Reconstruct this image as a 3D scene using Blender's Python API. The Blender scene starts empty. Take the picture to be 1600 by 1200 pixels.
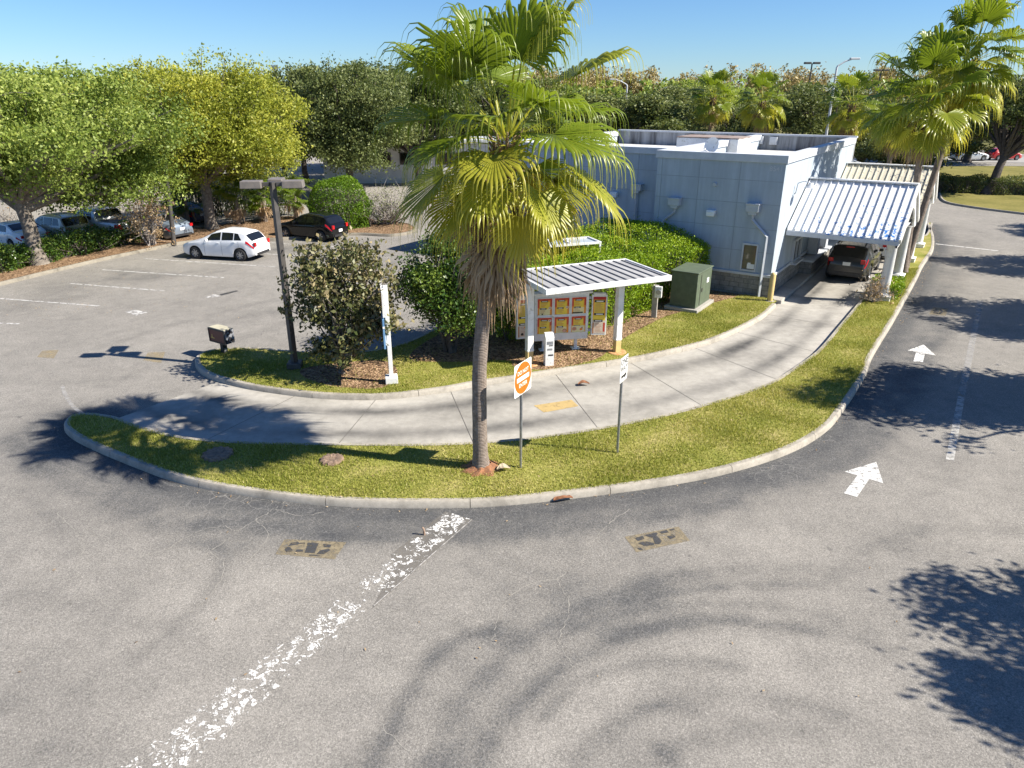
import bpy, bmesh, math, random
import numpy as np
from mathutils import Vector, Matrix
from mathutils.geometry import tessellate_polygon

# ------------------------------------------------------------------ camera, sky, sun, exposure
SC = bpy.context.scene
COL = SC.collection
R = math.radians
FPX, CAMH = 1110.0, 8.0
TH = math.atan(455 / 1110.0)
cam_data = bpy.data.cameras.new('camera')
cam = bpy.data.objects.new('camera', cam_data)
COL.objects.link(cam)
cam_data.sensor_width = 36
cam_data.lens = 36 * FPX / 1600
cam_data.clip_start = 0.1
cam_data.clip_end = 8000
cam.location = (0, 0, CAMH)
cam.rotation_euler = (math.pi / 2 - TH, 0, 0)
SC.camera = cam
SUN_AZ, SUN_EL = R(103), R(40)
world = bpy.data.worlds.new('World')
SC.world = world
world.use_nodes = True
wn = world.node_tree
sky = wn.nodes.new('ShaderNodeTexSky')
sky.sky_type = 'NISHITA'
sky.sun_disc = False
sky.sun_elevation = SUN_EL
sky.sun_rotation = SUN_AZ
sky.altitude = 0
sky.air_density = 1.0
sky.dust_density = 0.0
sky.ozone_density = 5.0
bg = wn.nodes['Background']
bg.inputs['Strength'].default_value = 0.068
tint = wn.nodes.new('ShaderNodeMix')
tint.data_type = 'RGBA'; tint.blend_type = 'MULTIPLY'
tint.inputs[0].default_value = 1.0
tint.inputs[7].default_value = (0.57, 0.74, 0.95, 1)      # clear, slightly hazy-blue winter sky
wn.links.new(sky.outputs[0], tint.inputs[6])
wn.links.new(tint.outputs[2], bg.inputs[0])
sd = bpy.data.lights.new('sun', 'SUN')
sd.energy = 4.65
sd.angle = R(0.5)
sd.color = (1.0, 0.93, 0.82)
sun = bpy.data.objects.new('sun', sd)
COL.objects.link(sun)
sdir = Vector((math.sin(SUN_AZ) * math.cos(SUN_EL), math.cos(SUN_AZ) * math.cos(SUN_EL), math.sin(SUN_EL)))
sun.rotation_euler = (-sdir).to_track_quat('-Z', 'Y').to_euler()
sun.location = sdir * 100
SC.view_settings.view_transform = 'Standard'
SC.view_settings.look = 'None'
SC.view_settings.exposure = 1.15
SC.view_settings.gamma = 1

random.seed(7)
RNG = np.random.default_rng(11)

# ------------------------------------------------------------------ survey helpers: photograph -> ground coordinates in metres
_c, _s = math.cos(TH), math.sin(TH)
def ray(px, py):
    u = px - 800.0
    v = 600.0 - py
    return np.array([u, FPX * _c + v * _s, -FPX * _s + v * _c])
def G(px, py, z=0.0):
    d = ray(px, py)
    return np.array([0, 0, CAMH]) + d * ((z - CAMH) / d[2])
def Y(px, py, y):
    d = ray(px, py)
    return np.array([0, 0, CAMH]) + d * (y / d[1])
def hgt(bx, by, tx, ty):
    g = G(bx, by)
    d = ray(tx, ty)
    return CAMH + d[2] * math.hypot(g[0], g[1]) / math.hypot(d[0], d[1])
def gp(*pts):
    return [G(*p)[:2] for p in pts]

# ------------------------------------------------------------------ mesh helpers
class MB:
    def __init__(s):
        s.v = []; s.f = []; s.m = []
    def add(s, v, f, m=0):
        o = len(s.v)
        s.v += [tuple(map(float, p)) for p in v]
        s.f += [tuple(i + o for i in q) for q in f]
        s.m += [m] * len(f)
        return s
    def box(s, c, d, rz=0, m=0, mat=None):
        x, y, z = d[0] / 2, d[1] / 2, d[2] / 2
        M = mat if mat is not None else Matrix.Rotation(rz, 3, 'Z')
        P = [M @ Vector(p) + Vector(c) for p in ((-x, -y, -z), (x, -y, -z), (x, y, -z), (-x, y, -z), (-x, -y, z), (x, -y, z), (x, y, z), (-x, y, z))]
        return s.add(P, [(3, 2, 1, 0), (4, 5, 6, 7), (0, 1, 5, 4), (1, 2, 6, 5), (2, 3, 7, 6), (3, 0, 4, 7)], m)
    def tube(s, pts, rad, n=10, m=0, cap=True):
        pts = [Vector(p) for p in pts]
        if not hasattr(rad, '__len__'):
            rad = [rad] * len(pts)
        vs = []; fs = []
        ref = None
        for i, p in enumerate(pts):
            t = (pts[min(i + 1, len(pts) - 1)] - pts[max(i - 1, 0)]).normalized()
            if ref is None:
                ref = Vector((1, 0, 0)) if abs(t.x) < 0.8 else Vector((0, 1, 0))
            a = (ref - t * ref.dot(t)).normalized()
            ref = a
            b = t.cross(a)
            for k in range(n):
                w = 2 * math.pi * k / n
                vs.append(p + (a * math.cos(w) + b * math.sin(w)) * rad[i])
        for i in range(len(pts) - 1):
            for k in range(n):
                k2 = (k + 1) % n
                fs.append((i * n + k, i * n + k2, (i + 1) * n + k2, (i + 1) * n + k))
        if cap:
            fs.append(tuple(range(n))[::-1])
            fs.append(tuple((len(pts) - 1) * n + k for k in range(n)))
        return s.add(vs, fs, m)
    def prism(s, poly, z0, z1, m=0):
        n = len(poly)
        vs = [(p[0], p[1], z0) for p in poly] + [(p[0], p[1], z1) for p in poly]
        fs = [(i, (i + 1) % n, n + (i + 1) % n, n + i) for i in range(n)]
        tri = tessellate_polygon([[Vector((p[0], p[1], 0)) for p in poly]])
        ar = sum(poly[i][0] * poly[(i + 1) % n][1] - poly[(i + 1) % n][0] * poly[i][1] for i in range(n))
        if ar < 0:
            fs = [q[::-1] for q in fs]
        for t in tri:
            a, b, c = [poly[i] for i in t]
            up = (b[0] - a[0]) * (c[1] - a[1]) - (b[1] - a[1]) * (c[0] - a[0]) > 0
            tt = t if up else t[::-1]
            fs.append(tuple(i + n for i in tt))
            fs.append(tuple(tt[::-1]))
        return s.add(vs, fs, m)
    def quad(s, a, b, c, d, m=0):
        return s.add([a, b, c, d], [(0, 1, 2, 3)], m)
    def build(s, name, mats, parent=None, smooth=False, bevel=0.0, off=None, segs=2, auto=None):
        me = bpy.data.meshes.new(name)
        v = s.v
        if off is not None:
            v = [(a - off[0], b - off[1], c - off[2]) for a, b, c in v]
        me.from_pydata(v, [], s.f)
        if not isinstance(mats, (list, tuple)):
            mats = [mats]
        for m in mats:
            me.materials.append(m)
        if len(mats) > 1:
            me.polygons.foreach_set('material_index', s.m)
        if smooth:
            me.polygons.foreach_set('use_smooth', [True] * len(me.polygons))
        me.update()
        o = bpy.data.objects.new(name, me)
        COL.objects.link(o)
        if parent is not None:
            o.parent = parent
        if bevel > 0:
            b = o.modifiers.new('bevel', 'BEVEL')
            b.width = bevel; b.segments = segs; b.limit_method = 'ANGLE'; b.angle_limit = R(35)
        if auto is not None:
            for p in me.polygons:
                p.use_smooth = True
            try:
                me.set_sharp_from_angle(angle=R(auto))
            except Exception:
                pass
        return o

def np_mesh(name, V, F, mats, parent=None, attr=None, smooth=False):
    """V (n,3) float, F (m,k) int"""
    me = bpy.data.meshes.new(name)
    V = np.ascontiguousarray(V, dtype=np.float32)
    F = np.ascontiguousarray(F, dtype=np.int32)
    k = F.shape[1]
    me.vertices.add(len(V)); me.vertices.foreach_set('co', V.ravel())
    me.loops.add(F.size); me.loops.foreach_set('vertex_index', F.ravel())
    me.polygons.add(len(F)); me.polygons.foreach_set('loop_start', np.arange(0, F.size, k, dtype=np.int32))
    if attr:
        for an, av in attr.items():
            a = me.attributes.new(an, 'FLOAT', 'POINT')
            a.data.foreach_set('value', np.ascontiguousarray(av, dtype=np.float32))
    me.update(calc_edges=True)
    if smooth:
        me.polygons.foreach_set('use_smooth', np.ones(len(F), dtype=bool))
    for m in (mats if isinstance(mats, (list, tuple)) else [mats]):
        me.materials.append(m)
    o = bpy.data.objects.new(name, me)
    COL.objects.link(o)
    if parent is not None:
        o.parent = parent
    return o

def thing(name, label, cat, loc=(0, 0, 0), rz=0.0, group=None):
    o = bpy.data.objects.new(name, None)
    o.empty_display_size = 0.2
    COL.objects.link(o)
    o.location = loc
    o.rotation_euler = (0, 0, rz)
    tag(o, label, cat, group)
    return o
def tag(o, label, cat, group=None):
    o['label'] = label; o['category'] = cat
    if group:
        o['group'] = group
    return o
def struct(o, kind='structure'):
    o['kind'] = kind
    return o
def kids(o):
    return [c for c in bpy.data.objects if c.parent == o]
def dup(root, loc, rz=None, label=None, group=None, scale=None):
    ch_map = {}
    for c in bpy.data.objects:
        if c.parent is not None:
            ch_map.setdefault(c.parent.name, []).append(c)
    def rec(o, par):
        c = o.copy(); COL.objects.link(c)
        if par is not None:
            c.parent = par
        for k in ch_map.get(o.name, []):
            rec(k, c)
        return c
    r = rec(root, None)
    r.location = loc
    if rz is not None:
        r.rotation_euler = (0, 0, rz)
    if scale is not None:
        r.scale = scale if hasattr(scale, '__len__') else (scale,) * 3
    if label:
        r['label'] = label
    if group:
        r['group'] = group
    return r

# ------------------------------------------------------------------ material helpers
class NT:
    def __init__(s, name):
        s.mat = bpy.data.materials.new(name)
        s.mat.use_nodes = True
        s.t = s.mat.node_tree
        s.b = s.t.nodes['Principled BSDF']
        s.out = s.t.nodes['Material Output']
    def n(s, typ, **kw):
        nd = s.t.nodes.new(typ)
        for k, v in kw.items():
            if k.startswith('i_'):
                key = k[2:]
                key = int(key) if key.isdigit() else key.replace('_', ' ')
                nd.inputs[key].default_value = v
            else:
                setattr(nd, k, v)
        return nd
    def l(s, a, b):
        s.t.links.new(a, b)
    def coord(s, kind='Object', scale=(1, 1, 1), rot=(0, 0, 0)):
        tc = s.n('ShaderNodeTexCoord')
        mp = s.n('ShaderNodeMapping')
        mp.inputs['Scale'].default_value = scale
        mp.inputs['Rotation'].default_value = rot
        s.l(tc.outputs[kind], mp.inputs[0])
        return mp.outputs[0]
    def noise(s, vec, scale, detail=3, rough=0.55, dist=0.0):
        nd = s.n('ShaderNodeTexNoise', i_Scale=scale, i_Detail=detail, i_Roughness=rough, i_Distortion=dist)
        if vec is not None:
            s.l(vec, nd.inputs['Vector'])
        return nd.outputs['Fac']
    def ramp(s, fac, stops, interp='LINEAR'):
        r = s.n('ShaderNodeValToRGB')
        r.color_ramp.interpolation = interp
        el = r.color_ramp.elements
        while len(el) < len(stops):
            el.new(0.5)
        for e, (p, c) in zip(el, stops):
            e.position = p
            e.color = (*c, 1) if hasattr(c, '__len__') else (c, c, c, 1)
        s.l(fac, r.inputs[0])
        return r.outputs[0]
    def mix(s, fac, a, b, mode='MIX'):
        m = s.n('ShaderNodeMix', data_type='RGBA', blend_type=mode)
        for val, key in ((fac, 0), (a, 6), (b, 7)):
            if hasattr(val, 'is_output') or hasattr(val, 'links'):
                s.l(val, m.inputs[key])
            elif key == 0:
                m.inputs[0].default_value = val
            else:
                m.inputs[key].default_value = (*val, 1) if hasattr(val, '__len__') else (val, val, val, 1)
        return m.outputs[2]
    def math(s, op, a, b=None, clamp=False):
        m = s.n('ShaderNodeMath', operation=op, use_clamp=clamp)
        for val, key in ((a, 0), (b, 1)):
            if val is None:
                continue
            if hasattr(val, 'links'):
                s.l(val, m.inputs[key])
            else:
                m.inputs[key].default_value = val
        return m.outputs[0]
    def bump(s, h, strength=0.3, dist=0.02):
        b = s.n('ShaderNodeBump', i_Strength=strength, i_Distance=dist)
        s.l(h, b.inputs['Height'])
        s.l(b.outputs[0], s.b.inputs['Normal'])
    def done(s, col=None, rough=0.6, metal=0.0, spec=0.5):
        if col is not None:
            if hasattr(col, 'links'):
                s.l(col, s.b.inputs['Base Color'])
            else:
                s.b.inputs['Base Color'].default_value = (*col, 1)
        if hasattr(rough, 'links'):
            s.l(rough, s.b.inputs['Roughness'])
        else:
            s.b.inputs['Roughness'].default_value = rough
        s.b.inputs['Metallic'].default_value = metal
        s.b.inputs['Specular IOR Level'].default_value = spec
        return s.mat

def pm(name, c1, c2=None, scale=4.0, rough=0.6, metal=0.0, bump=0.0, spec=0.5, lo=0.35, hi=0.65, dirt=None):
    """painted / weathered surface: two tones mixed by noise, optional dirt tone"""
    t = NT(name)
    if c2 is None:
        c2 = tuple(x * 0.82 for x in c1)
    v = t.coord()
    f = t.noise(v, scale, 5, 0.6)
    col = t.ramp(f, [(lo, c2), (hi, c1)])
    if dirt:
        f2 = t.noise(v, scale * 2.7, 4, 0.65, 0.6)
        col = t.mix(t.ramp(f2, [(0.56, 0.0), (0.72, 1.0)]), col, dirt)
    if bump:
        t.bump(t.noise(v, scale * 25, 3), bump, 0.01)
    return t.done(col, rough, metal, spec)

def leaf_mat(name, dark, mid, light, trans=0.35, rough=0.5, spec=0.35):
    t = NT(name)
    a = t.n('ShaderNodeAttribute', attribute_name='tint')
    col = t.ramp(a.outputs['Fac'], [(0.0, dark), (0.5, mid), (1.0, light)])
    t.done(col, rough, 0, spec)
    tr = t.n('ShaderNodeBsdfTranslucent')
    tc = t.mix(0.5, col, (1.0, 0.95, 0.35), 'MULTIPLY')
    t.l(tc, tr.inputs[0])
    mx = t.n('ShaderNodeMixShader')
    mx.inputs[0].default_value = trans
    t.l(t.b.outputs[0], mx.inputs[1]); t.l(tr.outputs[0], mx.inputs[2])
    t.l(mx.outputs[0], t.out.inputs[0])
    return t.mat

# ------------------------------------------------------------------ polyline helpers
def smooth_path(pts, step=0.3, closed=False):
    P = [np.array(p[:2], float) for p in pts]
    n = len(P)
    out = []
    rng = range(n) if closed else range(n - 1)
    for i in rng:
        if closed:
            p0, p1, p2, p3 = P[(i - 1) % n], P[i], P[(i + 1) % n], P[(i + 2) % n]
        else:
            p0, p1, p2, p3 = P[max(i - 1, 0)], P[i], P[i + 1], P[min(i + 2, n - 1)]
        k = max(1, int(np.linalg.norm(p2 - p1) / step))
        # centripetal-ish catmull rom with limited tangents
        d = np.linalg.norm(p2 - p1)
        def tan(a, b, c):
            t = (c - a)
            l = np.linalg.norm(t)
            return t / l * d if l > 1e-6 else t
        m1, m2 = tan(p0, p1, p2) * 0.9, tan(p1, p2, p3) * 0.9
        for j in range(k):
            t = j / k
            h = (2 * t**3 - 3 * t**2 + 1) * p1 + (t**3 - 2 * t**2 + t) * m1 + (-2 * t**3 + 3 * t**2) * p2 + (t**3 - t**2) * m2
            out.append(h)
    if not closed:
        out.append(P[-1])
    return np.array(out)
def resample(P, step, closed=False):
    Q = np.vstack([P, P[:1]]) if closed else P
    d = np.r_[0, np.cumsum(np.linalg.norm(np.diff(Q, axis=0), axis=1))]
    n = max(2, int(d[-1] / step))
    t = np.linspace(0, d[-1], n + 1)
    if closed:
        t = t[:-1]
    return np.c_[np.interp(t, d, Q[:, 0]), np.interp(t, d, Q[:, 1])]
def offset(P, d, closed=False):
    n = len(P)
    out = []
    for i in range(n):
        a = P[(i - 1) % n] if closed else P[max(i - 1, 0)]
        b = P[(i + 1) % n] if closed else P[min(i + 1, n - 1)]
        t = b - a
        t = t / (np.linalg.norm(t) + 1e-9)
        out.append(P[i] + d * np.array([-t[1], t[0]]))
    return np.array(out)
def area(P):
    x, y = P[:, 0], P[:, 1]
    return 0.5 * np.sum(x * np.roll(y, -1) - np.roll(x, -1) * y)
def inside(poly, X, Yy):
    r = np.zeros(len(X), bool)
    n = len(poly)
    j = n - 1
    for i in range(n):
        xi, yi = poly[i]; xj, yj = poly[j]
        c = ((yi > Yy) != (yj > Yy)) & (X < (xj - xi) * (Yy - yi) / (yj - yi + 1e-12) + xi)
        r ^= c
        j = i
    return r
def dist_poly(P, X, Yy):
    D = np.full(len(X), 1e9)
    for a, b in zip(P[:-1], P[1:]):
        ab = b - a
        L = ab @ ab + 1e-9
        t = np.clip(((X - a[0]) * ab[0] + (Yy - a[1]) * ab[1]) / L, 0, 1)
        D = np.minimum(D, np.hypot(X - a[0] - t * ab[0], Yy - a[1] - t * ab[1]))
    return D
def kerb_mesh(mb, P, w=0.17, h=0.15, closed=False, piece=3.05, gap=0.014, side=1):
    """P: road-side foot of the kerb; body lies on the left (side=1)"""
    st = 0.16
    Q = resample(P, st, closed)
    if closed:
        Q = np.vstack([Q, Q[:1]])
    N1 = offset(Q, 0.02 * side); N2 = offset(Q, 0.055 * side); N3 = offset(Q, w * side)
    per = int(piece / st)
    i = 0
    while i < len(Q) - 1:
        j = min(i + per, len(Q) - 1)
        vs = []; fs = []
        for k in range(i, j + 1):
            sh = 0.0
            def pt(A, z):
                p = A[k].copy()
                if k == i:
                    p = p + (A[min(k + 1, len(A) - 1)] - p) * (gap / st)
                return (p[0], p[1], z)
            vs += [pt(Q, -0.02), pt(N1, h - 0.035), pt(N2, h), pt(N3, h), pt(N3, -0.02)]
        m = j - i
        for k in range(m):
            for q in range(4):
                a, b = k * 5 + q, k * 5 + q + 1
                f = (a, a + 5, b + 5, b)
                fs.append(f if side > 0 else f[::-1])
        e = m * 5
        c0, c1 = (0, 1, 2, 3, 4), (e + 4, e + 3, e + 2, e + 1, e)
        fs += [c0, c1] if side > 0 else [c0[::-1], c1[::-1]]
        mb.add(vs, fs)
        i = j
def flat(name, poly, z, mat, kind='structure'):
    mb = MB()
    poly = [tuple(p[:2]) for p in poly]
    tri = tessellate_polygon([[Vector((p[0], p[1], 0)) for p in poly]])
    fs = []
    for t in tri:
        a, b, c = [poly[i] for i in t]
        up = (b[0] - a[0]) * (c[1] - a[1]) - (b[1] - a[1]) * (c[0] - a[0]) > 0
        fs.append(tuple(t) if up else tuple(t[::-1]))
    mb.add([(p[0], p[1], z) for p in poly], fs)
    o = mb.build(name, mat)
    if kind:
        o['kind'] = kind
    return o
def text_into(mb, s, size, origin, ux, uz, depth=0.004, m=0, sx=1.0, bold=0.012):
    """letters as mesh laid out along ux (right) / uz (up), centred on origin"""
    cu = bpy.data.curves.new('lettering', 'FONT')
    cu.body = s; cu.size = size; cu.align_x = 'CENTER'; cu.align_y = 'CENTER'
    cu.resolution_u = 3
    cu.offset = bold * size
    ob = bpy.data.objects.new('lettering', cu)
    COL.objects.link(ob)
    dg = bpy.context.evaluated_depsgraph_get()
    me = bpy.data.meshes.new_from_object(ob.evaluated_get(dg))
    ux = Vector(ux).normalized(); uz = Vector(uz).normalized(); n = ux.cross(uz)
    O = Vector(origin)
    mb.add([O + ux * (v.co.x * sx) + uz * v.co.y + n * depth for v in me.vertices], [tuple(p.vertices) for p in me.polygons], m)
    bpy.data.objects.remove(ob)
    bpy.data.curves.remove(cu)
    bpy.data.meshes.remove(me)

# ------------------------------------------------------------------ materials
def asphalt_mat():
    t = NT('worn_asphalt')
    v = t.coord()
    wear = t.n('ShaderNodeAttribute', attribute_name='wear').outputs['Fac']
    big = t.noise(v, 0.35, 4, 0.6)
    mid = t.noise(v, 2.2, 5, 0.65)
    w = t.math('ADD', wear, t.math('MULTIPLY', t.math('SUBTRACT', big, 0.5), 0.55))
    w = t.math('ADD', w, t.math('MULTIPLY', t.math('SUBTRACT', mid, 0.5), 0.50))
    gr = t.noise(v, 26, 2, 0.5)
    w = t.math('ADD', w, t.math('MULTIPLY', t.math('SUBTRACT', gr, 0.5), 0.75))
    col = t.ramp(w, [(0.0, (0.066, 0.068, 0.071)), (0.35, (0.118, 0.116, 0.112)), (0.62, (0.200, 0.189, 0.171)), (1.0, (0.295, 0.277, 0.248))])
    # exposed aggregate
    vo = t.n('ShaderNodeTexVoronoi', feature='F1', i_Scale=60.0)
    t.l(v, vo.inputs['Vector'])
    st = t.ramp(vo.outputs['Color'], [(0.15, 0.74), (0.5, 0.99), (0.82, 1.16), (0.97, 1.45)])
    vo2 = t.n('ShaderNodeTexVoronoi', feature='F1', i_Scale=140.0)
    t.l(v, vo2.inputs['Vector'])
    st2 = t.ramp(vo2.outputs['Color'], [(0.15, 0.70), (0.55, 1.0), (0.9, 1.5)])
    col = t.mix(0.95, col, st, 'MULTIPLY')
    col = t.mix(0.75, col, st2, 'MULTIPLY')
    # fine light cracks in sealed zones
    wv = t.n('ShaderNodeVectorMath', operation='ADD')
    nz = t.n('ShaderNodeTexNoise', i_Scale=1.6, i_Detail=3)
    t.l(v, nz.inputs['Vector'])
    sc = t.n('ShaderNodeVectorMath', operation='SCALE'); sc.inputs['Scale'].default_value = 0.35
    t.l(nz.outputs['Color'], sc.inputs[0])
    t.l(v, wv.inputs[0]); t.l(sc.outputs[0], wv.inputs[1])
    ve = t.n('ShaderNodeTexVoronoi', feature='DISTANCE_TO_EDGE', i_Scale=3.2)
    t.l(wv.outputs[0], ve.inputs['Vector'])
    line = t.ramp(ve.outputs['Distance'], [(0.0, 1.0), (0.028, 0.0)])
    msk = t.ramp(t.noise(v, 0.28, 2), [(0.5, 0.0), (0.62, 1.0)])
    seal = t.ramp(w, [(0.25, 1.0), (0.75, 0.0)])
    k = t.math('MULTIPLY', t.math('MULTIPLY', line, msk), t.math('MULTIPLY', seal, 0.75))
    col = t.mix(k, col, (0.27, 0.26, 0.24))
    ve2 = t.n('ShaderNodeTexVoronoi', feature='DISTANCE_TO_EDGE', i_Scale=11.0)
    t.l(wv.outputs[0], ve2.inputs['Vector'])
    line2 = t.ramp(ve2.outputs['Distance'], [(0.0, 1.0), (0.07, 0.0)])
    brk = t.ramp(t.noise(v, 9.0, 3), [(0.48, 0.0), (0.6, 1.0)])
    k2 = t.math('MULTIPLY', t.math('MULTIPLY', line2, brk), t.math('MULTIPLY', seal, 0.55))
    col = t.mix(k2, col, (0.26, 0.25, 0.235))
    # oil drips
    oil = t.ramp(t.noise(v, 3.4, 2, 0.4), [(0.735, 0.0), (0.78, 1.0)])
    col = t.mix(t.math('MULTIPLY', oil, 0.45), col, (0.055, 0.055, 0.055))
    t.bump(t.math('ADD', vo.outputs['Distance'], vo2.outputs['Distance']), 0.35, 0.012)
    return t.done(col, 0.93, 0, 0.22)
def concrete_mat(name, base=(0.36, 0.345, 0.315), stain=0.5, sc=0.5):
    t = NT(name)
    v = t.coord()
    n1 = t.noise(v, sc, 5, 0.65, 0.4)
    n2 = t.noise(v, sc * 9, 4, 0.6)
    n3 = t.noise(v, 60, 2)
    col = t.ramp(n1, [(0.3, tuple(x * (1 - stain) for x in base)), (0.5, tuple(x * 0.9 for x in base)), (0.7, base)])
    col = t.mix(0.5, col, t.ramp(n2, [(0.3, 0.7), (0.7, 1.15)]), 'MULTIPLY')
    col = t.mix(0.35, col, t.ramp(n3, [(0.3, 0.7), (0.7, 1.2)]), 'MULTIPLY')
    t.bump(n3, 0.15, 0.01)
    return t, v, col
def lane_mat():
    t, v, col = concrete_mat('lane_concrete', (0.46, 0.435, 0.385), 0.40, 0.45)
    tr = t.n('ShaderNodeAttribute', attribute_name='grime').outputs['Fac']
    g = t.math('MULTIPLY', tr, t.ramp(t.noise(v, 1.3, 5, 0.7), [(0.25, 0.55), (0.7, 1.15)]))
    col = t.mix(g, col, (0.075, 0.073, 0.070))
    return t.done(col, 0.88, 0, 0.25)
def kerb_mat():
    t, v, col = concrete_mat('kerb_concrete', (0.42, 0.385, 0.325), 0.4, 1.4)
    return t.done(col, 0.9, 0, 0.2)
def turf_mat():
    t = NT('turf_soil')
    v = t.coord()
    n1 = t.noise(v, 0.8, 5, 0.7)
    n2 = t.noise(v, 14, 4, 0.7)
    col = t.ramp(n1, [(0.3, (0.17, 0.20, 0.035)), (0.5, (0.28, 0.27, 0.07)), (0.72, (0.42, 0.35, 0.15))])
    col = t.mix(0.6, col, t.ramp(n2, [(0.3, 0.45), (0.7, 1.25)]), 'MULTIPLY')
    t.bump(n2, 0.6, 0.04)
    return t.done(col, 0.95, 0, 0.1)
def mulch_mat():
    t = NT('bark_mulch')
    v = t.coord()
    vo = t.n('ShaderNodeTexVoronoi', feature='F1', i_Scale=16.0)
    t.l(v, vo.inputs['Vector'])
    col = t.ramp(vo.outputs['Color'], [(0.1, (0.075, 0.045, 0.025)), (0.5, (0.23, 0.145, 0.085)), (0.9, (0.42, 0.29, 0.18))])
    col = t.mix(0.5, col, t.ramp(t.noise(v, 1.1, 4), [(0.3, 0.6), (0.7, 1.2)]), 'MULTIPLY')
    t.bump(vo.outputs['Distance'], 0.8, 0.05)
    return t.done(col, 0.95, 0, 0.1)
def road_paint(name, color, keep=0.5, sc=9.0, thr=0.02, flake=False, trans_w=False):
    """worn paint: gaps are real holes in the paint film (transparent)"""
    t = NT(name)
    v = t.coord()
    n = t.noise(v, sc, 6, 0.7, 0.3)
    if flake:
        vo = t.n('ShaderNodeTexVoronoi', feature='DISTANCE_TO_EDGE', i_Scale=9.0)
        nz = t.n('ShaderNodeTexNoise', i_Scale=7.0, i_Detail=3)
        t.l(v, nz.inputs['Vector'])
        ad = t.n('ShaderNodeMix', data_type='RGBA', blend_type='ADD')
        ad.inputs[0].default_value = 0.16
        t.l(v, ad.inputs[6]); t.l(nz.outputs['Color'], ad.inputs[7])
        t.l(ad.outputs[2], vo.inputs['Vector'])
        edge = t.n('ShaderNodeAttribute', attribute_name='edge').outputs['Fac']
        n2 = t.noise(v, 7.5, 6, 0.72, 0.9)
        q = t.math('SUBTRACT', n2, t.math('MULTIPLY', edge, 0.30))
        a = t.ramp(q, [(0.528, 0.0), (0.545, 1.0)])
        a = t.math('MULTIPLY', a, t.ramp(vo.outputs['Distance'], [(0.035, 0.0), (0.06, 1.0)]))
    else:
        a = t.ramp(n, [(1 - keep - thr, 0.0), (1 - keep + thr, 1.0)])
    col = t.mix(0.5, color, t.ramp(t.noise(v, 5, 5, 0.7), [(0.3, 0.75), (0.7, 1.1)]), 'MULTIPLY')
    t.done(col, 0.75, 0, 0.3)
    t.l(a, t.b.inputs['Alpha'])
    return t.mat

M = {}
M['asphalt'] = asphalt_mat()
M['lane'] = lane_mat()
def _dk():
    t, v, col = concrete_mat('dusty_kerb_concrete', (0.27, 0.245, 0.20), 0.5, 0.9)
    return t.done(col, 0.95, 0, 0.15)
M['kerb_dusty'] = _dk()
M['kerb'] = kerb_mat()
M['turf'] = turf_mat()
M['mulch'] = mulch_mat()
def _plain():
    t, v, col = concrete_mat('plain_concrete', (0.42, 0.40, 0.36), 0.3, 1.0)
    return t.done(col, 0.9, 0, 0.2)
M["concrete"] = _plain()
M['white_paint'] = pm('white_painted_metal', (0.80, 0.80, 0.79), (0.70, 0.70, 0.68), 3.0, 0.4, dirt=(0.46, 0.44, 0.39))
M['white_wall'] = pm('white_plaster', (0.72, 0.71, 0.69), (0.6, 0.59, 0.57), 1.0, 0.8)
M['rust'] = pm('rusty_base', (0.42, 0.16, 0.045), (0.55, 0.36, 0.18), 14, 0.9)
M['galv'] = pm('galvanised_steel', (0.42, 0.43, 0.44), (0.28, 0.29, 0.30), 12, 0.45, 0.7)
M['black'] = pm('black_plastic', (0.018, 0.018, 0.02), (0.03, 0.03, 0.032), 8, 0.5)
M['rubber'] = pm('tyre_rubber', (0.02, 0.02, 0.02), (0.03, 0.03, 0.03), 20, 0.85)
M['bronze'] = pm('bronze_painted_steel', (0.082, 0.075, 0.070), (0.056, 0.052, 0.050), 6, 0.5)
M['lamp_grey'] = pm('greyed_lamp_housing', (0.20, 0.175, 0.155), (0.14, 0.125, 0.115), 6, 0.6)
M['green_box'] = pm('green_transformer_paint', (0.105, 0.135, 0.090), (0.080, 0.105, 0.070), 5, 0.6, dirt=(0.10, 0.11, 0.075))
M['cream'] = pm('cream_bollard_paint', (0.62, 0.47, 0.20), (0.55, 0.40, 0.17), 6, 0.55)
M['orange'] = pm('sun_faded_orange_sheeting', (0.78, 0.14, 0.010), (0.72, 0.125, 0.009), 8, 0.4)
M['sign_white'] = pm('white_sign_sheeting', (0.82, 0.82, 0.80), (0.75, 0.75, 0.73), 6, 0.4)
M['ink'] = pm('black_ink', (0.02, 0.02, 0.022), (0.03, 0.03, 0.03), 9, 0.5)
M['glass'] = pm('dark_car_glass', (0.008, 0.009, 0.010), (0.010, 0.011, 0.012), 2, 0.06, spec=0.7)
M['red_lamp'] = pm('red_lamp_lens', (0.55, 0.012, 0.015), (0.42, 0.01, 0.012), 8, 0.2)
M['rim'] = pm('alloy_rim', (0.45, 0.45, 0.46), (0.35, 0.35, 0.36), 8, 0.35, 0.8)
M['bark'] = pm('grey_bark', (0.235, 0.205, 0.17), (0.11, 0.092, 0.075), 7, 0.95, bump=0.8)
M['bark_dark'] = pm('dark_bark', (0.12, 0.10, 0.085), (0.06, 0.05, 0.042), 7, 0.95, bump=0.8)
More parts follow.
